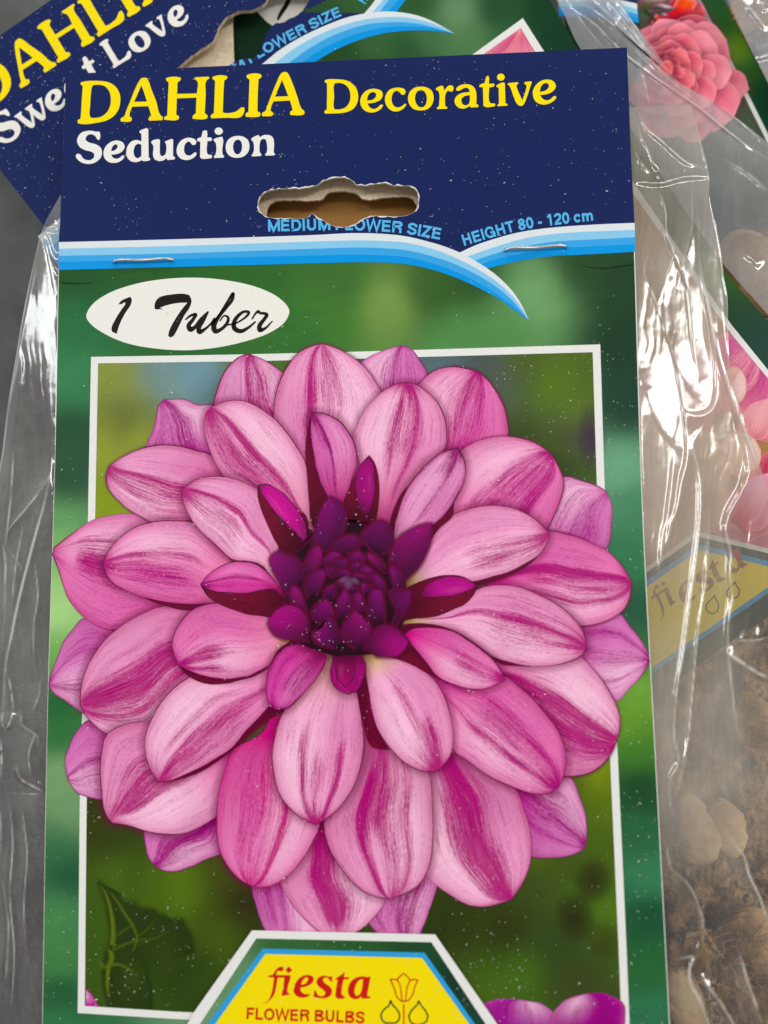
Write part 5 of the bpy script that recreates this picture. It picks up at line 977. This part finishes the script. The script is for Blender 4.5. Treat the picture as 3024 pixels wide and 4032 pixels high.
film_sheet('bag_film', "z 2120,-80 2190,0 2272,170 2560,620 2700,830 2849,1040 3024,1240 3150,1400", "z 2300,-80 2330,-10 2430,110 2530,205 2640,300 2800,400 2920,480 3024,560 3150,650", 260, 130, z_b, [
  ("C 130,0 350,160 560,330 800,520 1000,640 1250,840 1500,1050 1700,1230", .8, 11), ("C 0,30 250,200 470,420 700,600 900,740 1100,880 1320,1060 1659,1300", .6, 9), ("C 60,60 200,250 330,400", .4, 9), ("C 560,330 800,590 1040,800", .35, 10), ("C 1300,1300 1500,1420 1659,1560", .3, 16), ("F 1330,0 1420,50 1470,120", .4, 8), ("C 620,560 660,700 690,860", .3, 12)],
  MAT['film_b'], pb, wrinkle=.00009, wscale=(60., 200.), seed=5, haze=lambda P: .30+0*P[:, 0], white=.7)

# ================================================================== packet with the coral pink dahlia
ZC = .0115; PC = flat(ZC)
pc = thing('seed_packet', 'packet printed with coral pink dahlia, half covered by clear film', 'seed packet', (.118, .01, 0), 'dahlia packets in the pile')
outC = px("z 2400,-260 2708,-260 2851,0 2940,165 3024,325 3160,590 3160,800 2500,1080 2400,900")[0]
cardC = board('card', [outC], PC, .0005, [ink('ink_leaf_green', (24, 84, 40)), MAT['board']], pc); sc = Stack(PC); sc.k = 2
GC = [(2790,40,24,84,40),(2850,120,30,96,36),(2890,190,110,150,30),(2930,290,40,100,40),(3000,380,14,66,40),(3024,420,14,66,40),(3100,600,14,60,40),(2700,-50,30,90,44)]
blend_sheet('green_ground', 2600, 3150, -150, 800, 110, 180, GC, sc, cardC, mask=lambda p: inside(outC, p))
sheet('picture_ground', [px("z 2420,-250 2600,-250 C 1075,0 1350,540 1640,1120 1900,1640 1000,2100 450,1800")[0]], MAT['attr'], sc, cardC, col=(72, 84, 64))
strip('frame_bar', px("z 2610,-250 C 1072,0 1345,540 1635,1125 1900,1660")[0], px("z 2640,-250 C 1108,0 1385,545 1675,1125 1940,1660")[0], MAT['white'], sc, cardC, 20)
c_ = dict(shadow=30, edge_w=2)
def CP(s, pale, base, **kw): petal(s, 'coral', sc, cardC, pale=pale, basecol=base, stripes=[], dens=.05, tip=.0, base=.7, **{**c_, **kw})
CP("C 700,200 760,80 850,10 * 960,-40 1100,20 1150,130 1000,190", (236, 90, 84), (224, 60, 60)); CP("C 880,60 930,-20 * 1000,-60 1080,20 1050,80", (240, 130, 80), (236, 80, 60))
CP("C 850,200 1000,120 1130,130 * 1230,240 1200,330 1000,300", (222, 96, 110), (206, 70, 90))
petal("C 600,60 620,-40 760,-60 * 870,-20 850,60 700,90", 'lilac', sc, cardC, pale=(96, 84, 40), basecol=(60, 70, 30), stripes=[], dens=0, shadow=False, edge_w=1)
for s in ("C 690,60 760,20 * 915,70 850,100 720,80", "C 720,90 790,80 * 850,130 790,140"): petal(s, 'lilac', sc, cardC, pale=(44, 70, 28), basecol=(36, 60, 24), stripes=[], dens=0, shadow=False, edge_w=1)
soft_stroke('stem', px("C 640,80 700,130 760,190")[0], 18, (40, 64, 30), .9, sc, cardC)
cen = np.array((820., 545.)); ths = [-180, -135, -90, -60, -30, 0, 30, 60, 90, 135, 180]; rad_ = [260, 300, 370, 430, 520, 640, 760, 690, 560, 380, 260]
for ring, (fr_, cnt) in enumerate(((1.0, 13), (.84, 12), (.66, 10), (.5, 9), (.36, 8), (.24, 6), (.13, 4))):
    for q in range(cnt):
        th = -180+360*(q+.5*(ring % 2)+random.uniform(-.36, .36))/cnt; R_ = np.interp((th+180) % 360-180, ths, rad_)*fr_*random.uniform(.94, 1.04); d_ = np.array((math.cos(math.radians(th)), math.sin(math.radians(th)))); n_ = np.array((-d_[1], d_[0])); w = (70+130*fr_)*random.uniform(.7, 1.25)*(.6 if ring > 4 else 1); Lr = R_*.55+60
        b0 = cen+d_*(R_-Lr); pt = [b0-n_*w*.30, cen+d_*(R_-Lr*.55)-n_*w*.92, cen+d_*(R_-Lr*.16)-n_*w*.78, cen+d_*R_+n_*w*random.uniform(-.1, .1), cen+d_*(R_-Lr*.16)+n_*w*.78, cen+d_*(R_-Lr*.55)+n_*w*.92, b0+n_*w*.30]
        o_ = TILES['C']; P2 = np.array([(o_[0]+x/o_[2], o_[1]+yv/o_[2]) for x, yv in pt]); f_ = fr_*random.uniform(.85, 1.1)
        pl_ = tuple(np.clip(np.array((246, 124, 130))*(1-f_)+np.array((253, 172, 182))*f_+random.uniform(-10, 10), 0, 250)); bs_ = tuple(np.array((238, 84, 76))*(1-f_)+np.array((240, 104, 132))*f_)
        petal((P2, 3), 'coral', sc, cardC, pale=pl_, basecol=bs_, stripes=[], dens=.0, tip=.0, base=.85, shadow=40, edge_w=1.2, sh_a=.16)
# corner of one more packet, with the blue wave
pe = thing('seed_packet', 'packet of which only a navy header corner with blue waves shows beside coral dahlia', 'seed packet', (.112, .03, 0), 'dahlia packets in the pile')
PE = flat(.0138); outE = px("z 2200,-260 2496,-260 2508,0 2518,110 2560,230 2500,330 2240,330")[0]
cardE = board('card', [outE], PE, .0005, [MAT['pgreen'], MAT['board']], pe); se = Stack(PE); se.k = 2
sheet('header_panel', [px("z 2200,-260 2496,-260 2505,0 C 585,28 480,5 300,-20 -50,-40")[0]], MAT['navy'], se, cardE)
swoosh(se, cardE, ["C -50,-40 380,-20 480,5 589,30", "C -50,10 380,25 480,45 592,75", "C -50,50 380,70 480,88 596,115", "C -50,85 380,100 480,120 600,148", "C -50,130 380,148 480,162 603,188"], None)
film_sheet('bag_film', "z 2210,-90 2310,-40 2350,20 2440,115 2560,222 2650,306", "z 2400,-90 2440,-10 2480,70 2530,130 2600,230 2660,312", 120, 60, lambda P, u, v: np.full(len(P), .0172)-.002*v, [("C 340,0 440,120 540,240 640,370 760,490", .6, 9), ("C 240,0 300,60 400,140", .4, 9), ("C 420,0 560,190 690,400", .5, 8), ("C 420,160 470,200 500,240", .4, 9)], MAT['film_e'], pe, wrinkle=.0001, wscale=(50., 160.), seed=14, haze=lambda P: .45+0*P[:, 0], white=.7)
# packet seen through the torn hole
pd = thing('seed_packet', 'packet seen through torn hole, dark green with white oval and black figure one', 'seed packet', (.045, .03, 0), 'dahlia packets in the pile')
ZD = float(PB.at([(1000, 120)])[0, 2])-.0046; print('ZD', ZD); PD = flat(ZD); outD = px("z 908,-120 922,420 1500,420 1500,-120")[0]
cardD = board('card', [outD], PD, .0005, [MAT['pgreen'], MAT['board']], pd); sd_ = Stack(PD); sd_.k = 2
sheet('oval_label', [catmull(px("Y 470,60 500,100 560,150 640,170 760,175 900,140 980,40 900,-80 640,-120 500,-60")[0], 5, True)], MAT['cream_white'], sd_, cardD)
brush('letter', "Y 596,112,16 612,80,24 635,45,28 660,0,26 690,-50,20", MAT['black'], sd_, cardD)

# ================================================================== tubers, peat and roots in the bags
def tuber_mesh(name, pts, zr, rad, mat, label, seed, lump=.16, parent=None, n=28, m_=60, group='dahlia tubers in the bags'):
    """lumpy root lofted along a spine (pixels); zr heights, rad radii in metres"""
    p = px(pts)[0]; k = len(p); q = resample(catmull(p, 10), m_); t = np.linspace(0, 1, m_); zz = np.interp(t, np.linspace(0, 1, k), zr); c = flat(0).at(q, zz)
    r = np.interp(t, np.linspace(0, 1, len(rad)), rad)*np.sqrt(np.clip(1-np.abs(2*t-1)**6, 0.0004, 1)); an = np.linspace(0, 2*math.pi, n, endpoint=False)
    tg = np.gradient(c, axis=0); tg /= np.linalg.norm(tg, axis=1)[:, None]; V = []
    for i in range(m_):
        u = np.cross(tg[i], (0, 0, 1.)); u /= np.linalg.norm(u)+1e-9; w = np.cross(u, tg[i])
        nz = fbm(np.cos(an)*1.4+seed*3.1+t[i]*3, np.sin(an)*1.4+t[i]*9, seed, 4)+.5*np.abs(fbm(np.cos(an)*4+t[i]*20, np.sin(an)*4+seed, seed+5, 3))
        rr = r[i]*(1+lump*nz); V += list(c[i]+rr[:, None]*(np.cos(an)[:, None]*u+np.sin(an)[:, None]*w*.8))
    f = [(i*n+j, i*n+(j+1) % n, (i+1)*n+(j+1) % n, (i+1)*n+j) for i in range(m_-1) for j in range(n)]+[tuple(range(n))[::-1], tuple((m_-1)*n+j for j in range(n))]
    V = np.array(V); o = mesh(name, V, f, MAT[mat], parent, smooth=True, loc=None if parent else np.r_[V[:, :2].mean(0), V[:, 2].min()])
    if parent is None: o['label'] = label; o['category'] = 'tuber'; o['group'] = group
    return o
t_ = tuber_mesh('tuber', "T 330,1180 480,1260 640,1300 780,1360 900,1420", [.020, .021, .021, .020, .018], [.0020, .0034, .0038, .0032, .0018], 'tuber_dark', 'knobbly brown tuber crown with root stub beside green card edge', 3, .34)
def rootp(s, zz, r, par, mat='root', n=7):
    p = px(s)[0]; c = flat(0).at(resample(catmull(p, 6), 30), np.interp(np.linspace(0, 1, 30), np.linspace(0, 1, len(zz)), zz)); j = rng.normal(0, .00012, c.shape); V, f = tube(c+j, np.interp(np.linspace(0, 1, 30), np.linspace(0, 1, len(r)), r)*(1+.2*rng.normal(0, 1, 30)), n)
    return mesh('root', V, f, MAT[mat], par, smooth=True)
rootp("T 330,690 400,820 460,960 540,1130", [.0195, .021, .0225, .023], [.0010, .0013, .0016, .0017], t_, 'tuber_dark', 12); rootp("T 560,1180 640,1140 740,1130 820,1100 900,1110", [.0225, .0235, .024, .024, .0235], [.0003, .0004, .0004, .0003, .0002], t_)
rootp("T 740,780 770,900 790,1060 800,1120", [.022, .023, .0235, .0235], [.0002, .0005, .0006, .0005], t_); rootp("T 800,1110 800,1220 840,1330 930,1400", [.0235, .024, .0235, .022], [.0004, .0004, .0005, .0006], t_); rootp("T 420,1290 500,1420 560,1530", [.0235, .0235, .022], [.0002, .0002, .0001], t_); rootp("T 850,1120 920,1250 1000,1370 1060,1420", [.0235, .0235, .023, .022], [.0002, .0003, .0003, .0002], t_)
rootp("T 820,1450 850,1540 890,1600", [.023, .0235, .023], [.0003, .0004, .0002], t_); rootp("T 780,1420 850,1480 870,1560 880,1620", [.0235, .024, .0235, .0225], [.0002, .0003, .0003, .0002], t_)
tuber_mesh('tuber', "T 360,1450 470,1650 560,1850 640,2080 760,2320", [.0200, .0215, .0220, .0215, .020], [.0020, .0034, .0036, .0034, .0026], 'tuber_pale', 'smooth pale tan tuber lying along the green card edge', 5, .08)
tuber_mesh('tuber', "T 860,1400 980,1600 1120,1800 1260,2020 1400,2300", [.0175, .0195, .0200, .0195, .018], [.0020, .0036, .0042, .0044, .0038], 'tuber_dark', 'rough dark brown fibrous tuber under two bright film folds', 7, .30)
tuber_mesh('tuber', "T 380,1960 520,2060 640,2180 760,2330", [.0235, .0240, .0240, .023], [.0004, .0010, .0014, .0016], 'tuber_pale', 'small split pale tuber end near the bottom of green card', 9, .18)
tuber_mesh('tuber', "H 760,260 860,420 900,560 930,700 800,830", [.012, .0135, .0145, .014, .012], [.0018, .0030, .0034, .0036, .0022], 'tuber_pale', 'tan tuber blurred behind milky film above the root stub', 12, .12)
tuber_mesh('tuber', "H 1080,300 1140,480 1180,640 1220,800", [.011, .0125, .013, .012], [.0016, .0032, .0034, .0018], 'tuber_pale', 'second hazy tan tuber beside the blurred one behind film', 13, .12)
tuber_mesh('tuber', "T 1180,820 1300,1050 1390,1300 1450,1560", [.012, .0145, .0145, .012], [.0030, .0056, .0060, .0040], 'tuber', 'brown tuber under loose clear film right of root crown', 15, .2)
tuber_mesh('tuber', "G 1320,1600 1380,1800 1400,2000 1380,2150", [.012, .0135, .0135, .012], [.0020, .0042, .0044, .0020], 'tuber', 'small brown tuber under film below yellow brand panel', 16, .2)
tuber_mesh('tuber', "T 1480,1500 1600,1750 1700,2050 1800,2300", [.013, .0145, .0145, .013], [.0030, .0052, .0056, .0040], 'tuber', 'plump brown tuber lying beside the rough dark fibrous tuber', 18, .2)
tuber_mesh('tuber', "F 1180,-160 1330,60 1480,250 1640,480", [.009, .0105, .0105, .009], [.0040, .0070, .0074, .0050], 'tuber_pale', 'broad tan tuber showing at the slanted packet edge under film', 19, .10)
tuber_mesh('tuber', "C 1370,70 1430,150 1470,250 1500,380", [.006, .0075, .008, .007], [.0028, .0050, .0046, .0016], 'tuber_pale', 'pale flaky tuber next to the coral dahlia packet edge', 21, .30)
tuber_mesh('tuber', "C 1600,600 1660,680 1720,780", [.006, .0075, .007], [.0020, .0036, .0030], 'tuber_pale', 'small pale tuber at lower edge of coral dahlia packet', 22, .25)
def bed(name, x0, x1, y0, y1, z0, amp, mat, label, seed, nx=90, ny=300, soft=160., lim=lambda yv: -9e9):
    X, Y_ = np.meshgrid(np.linspace(x0, x1, nx), np.linspace(y0, y1, ny)); P = np.stack([X.ravel(), Y_.ravel()], 1)
    z = z0+amp*fbm(P[:, 0]/140, P[:, 1]/140, seed, 5)+amp*.5*np.abs(fbm(P[:, 0]/30, P[:, 1]/30, seed+3, 3)); 
    rim = np.minimum(np.minimum(P[:, 0]-x0, x1-P[:, 0])/120, np.minimum(P[:, 1]-y0, y1-P[:, 1])/soft+.35*fbm(P[:, 0]/120, P[:, 1]/120, seed+8, 3)*(soft > 200)); rim = np.minimum(rim, (P[:, 0]-lim(P[:, 1]))/70); z = np.where(rim > 0, np.maximum(z*np.clip(rim, 0, 1)**.6, .0003), -.002)
    V = flat(0).at(P, z); o = mesh(name, V, fix_up(V, grid_faces(ny, nx)), MAT[mat], smooth=True); o['kind'] = 'stuff'; o['label'] = label; o['category'] = 'peat'; return o
bed('peat', 2380, 3300, 900, 4400, .0080, .0026, 'peat', 'brown crumbly peat in the bags along the right side', 31)
bed('peat', -260, 330, 1360, 4400, .0060, .0018, 'peat_dark', 'dark crumbly peat in the bag along the left side', 33, 90, 300, 520., lim=lambda yv: np.interp(yv, [905, 1010, 1215, 1420, 1600, 1800, 2000, 2300], [200, 170, 125, 90, 60, 35, -10, -300]))
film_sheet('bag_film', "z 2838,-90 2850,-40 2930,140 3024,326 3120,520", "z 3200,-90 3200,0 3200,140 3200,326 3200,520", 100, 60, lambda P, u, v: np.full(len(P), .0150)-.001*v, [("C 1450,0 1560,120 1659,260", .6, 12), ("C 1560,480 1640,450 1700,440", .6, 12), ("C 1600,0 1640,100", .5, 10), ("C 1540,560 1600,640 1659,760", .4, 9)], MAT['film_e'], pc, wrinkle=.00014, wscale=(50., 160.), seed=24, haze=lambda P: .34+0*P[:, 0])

# ================================================================== loose bits
def flakes(name, P, z, smin, smax, mat, label, cat, elong=2.6):
    V = []; F = []
    for (x, yv), zz in zip(P, z):
        s = random.uniform(smin, smax)*(1.7 if random.random() < .12 else 1); a = random.uniform(0, math.pi); e = random.uniform(1, elong); b = len(V); c = flat(0).at([(x, yv)], zz)[0]; k = 5.0e-5
        for q in range(5):
            w = q*2*math.pi/5+random.uniform(-.4, .4); u, v = s*e*math.cos(w), s*math.sin(w); V.append(c+k*np.array((u*math.cos(a)-v*math.sin(a), u*math.sin(a)+v*math.cos(a), random.uniform(0, 1.2))))
        V.append(c+k*np.array((0, 0, s*.9))); F += [(b+q, b+(q+1) % 5, b+5) for q in range(5)]
    o = mesh(name, np.array(V), F, mat); o['kind'] = 'stuff'; o['label'] = label; o['category'] = cat; return o
def scatter(n, x0, x1, y0, y1, ok, dens):
    P = np.stack([rng.uniform(x0, x1, n*14), rng.uniform(y0, y1, n*14)], 1); m_ = ok(P) & (rng.uniform(0, 1, len(P)) < dens(P)); return P[m_][:n]
inA = lambda P: (P[:, 0] > xl_edge(P[:, 1])+6) & (P[:, 0] < xr_edge(P[:, 1])-6) & ~inside(HOLE_o, P)
def densA(P):
    x, yv = P[:, 0], P[:, 1]; d = .10+np.maximum(0, fbm(x/170, yv/170, 77, 3))**1.4*3.2
    d = d+(yv < 950)*(.2+.35*(x > 1500))+(x > 2350)*.25+(yv > 3350)*.5+((yv > 1340) & (yv < 1950) & (x > 1950))*.7
    return np.clip(d*.30, 0, 1)
PD1 = scatter(2300, 160, 2640, 190, 4060, inA, densA)
flakes('dust', PD1, np.full(len(PD1), ZA+.00095), .5, 1.5, MAT['dust'], 'fine pale dust specks scattered over the top packet', 'dust')
onB = lambda P: inside(outB, P) & ~inside(HBo, P) & ~inside(outl, P)
PD2 = scatter(420, 0, 1000, 0, 900, onB, lambda P: .8)
flakes('dust', PD2, PB.at(PD2)[:, 2]+.0002, .5, 1.4, MAT['dust'], 'fine pale dust specks on the slanted packet header', 'dust')
PCp = scatter(26, 2790, 2930, 3850, 4032, lambda P: P[:, 0] > xr_edge(P[:, 1])+30, lambda P: .9)
flakes('wood_chips', PCp, np.array([random.uniform(.020, .0232) for _ in PCp]), 5, 13, MAT['chip'], 'pale wood chips among the tubers at lower right', 'wood chips', 3.2)
def fibres(name, n, x0, x1, y0, y1, z0, z1, mat, label, rr, ln):
    V = []; F = []
    for _ in range(n):
        p = np.array((random.uniform(x0, x1), random.uniform(y0, y1))); a = random.gauss(1.0, .7); k = 9; pts = [p]
        for i in range(k-1): a += random.gauss(0, .28); p = p+ln*random.uniform(.6, 1.3)*np.array((math.cos(a), math.sin(a))); pts.append(p)
        pts = np.array(pts)
        if (pts[:, 0] < xr_edge(pts[:, 1])-30).any(): continue
        c = flat(0).at(pts, random.uniform(z0, z1)+np.cumsum(rng.normal(0, .00022, k))); v, f = tube(c, np.linspace(rr, rr*.3, k)*random.uniform(.5, 1.3), 5); b = len(V); V += list(v); F += [tuple(q+b for q in ff) for ff in f]
    o = mesh(name, np.array(V), F, MAT[mat], smooth=True); o['kind'] = 'stuff'; o['label'] = label; o['category'] = 'fibres'; return o
fibres('root_fibres', 150, 2600, 3000, 3640, 4060, .0195, .0240, 'root', 'thin brown root fibres over the tubers at lower right', .00016, 13)
fibres('wood_shavings', 22, 2780, 2930, 3840, 4050, .0215, .0240, 'chip', 'pale curled shavings among the tubers at lower right', .0003, 8)
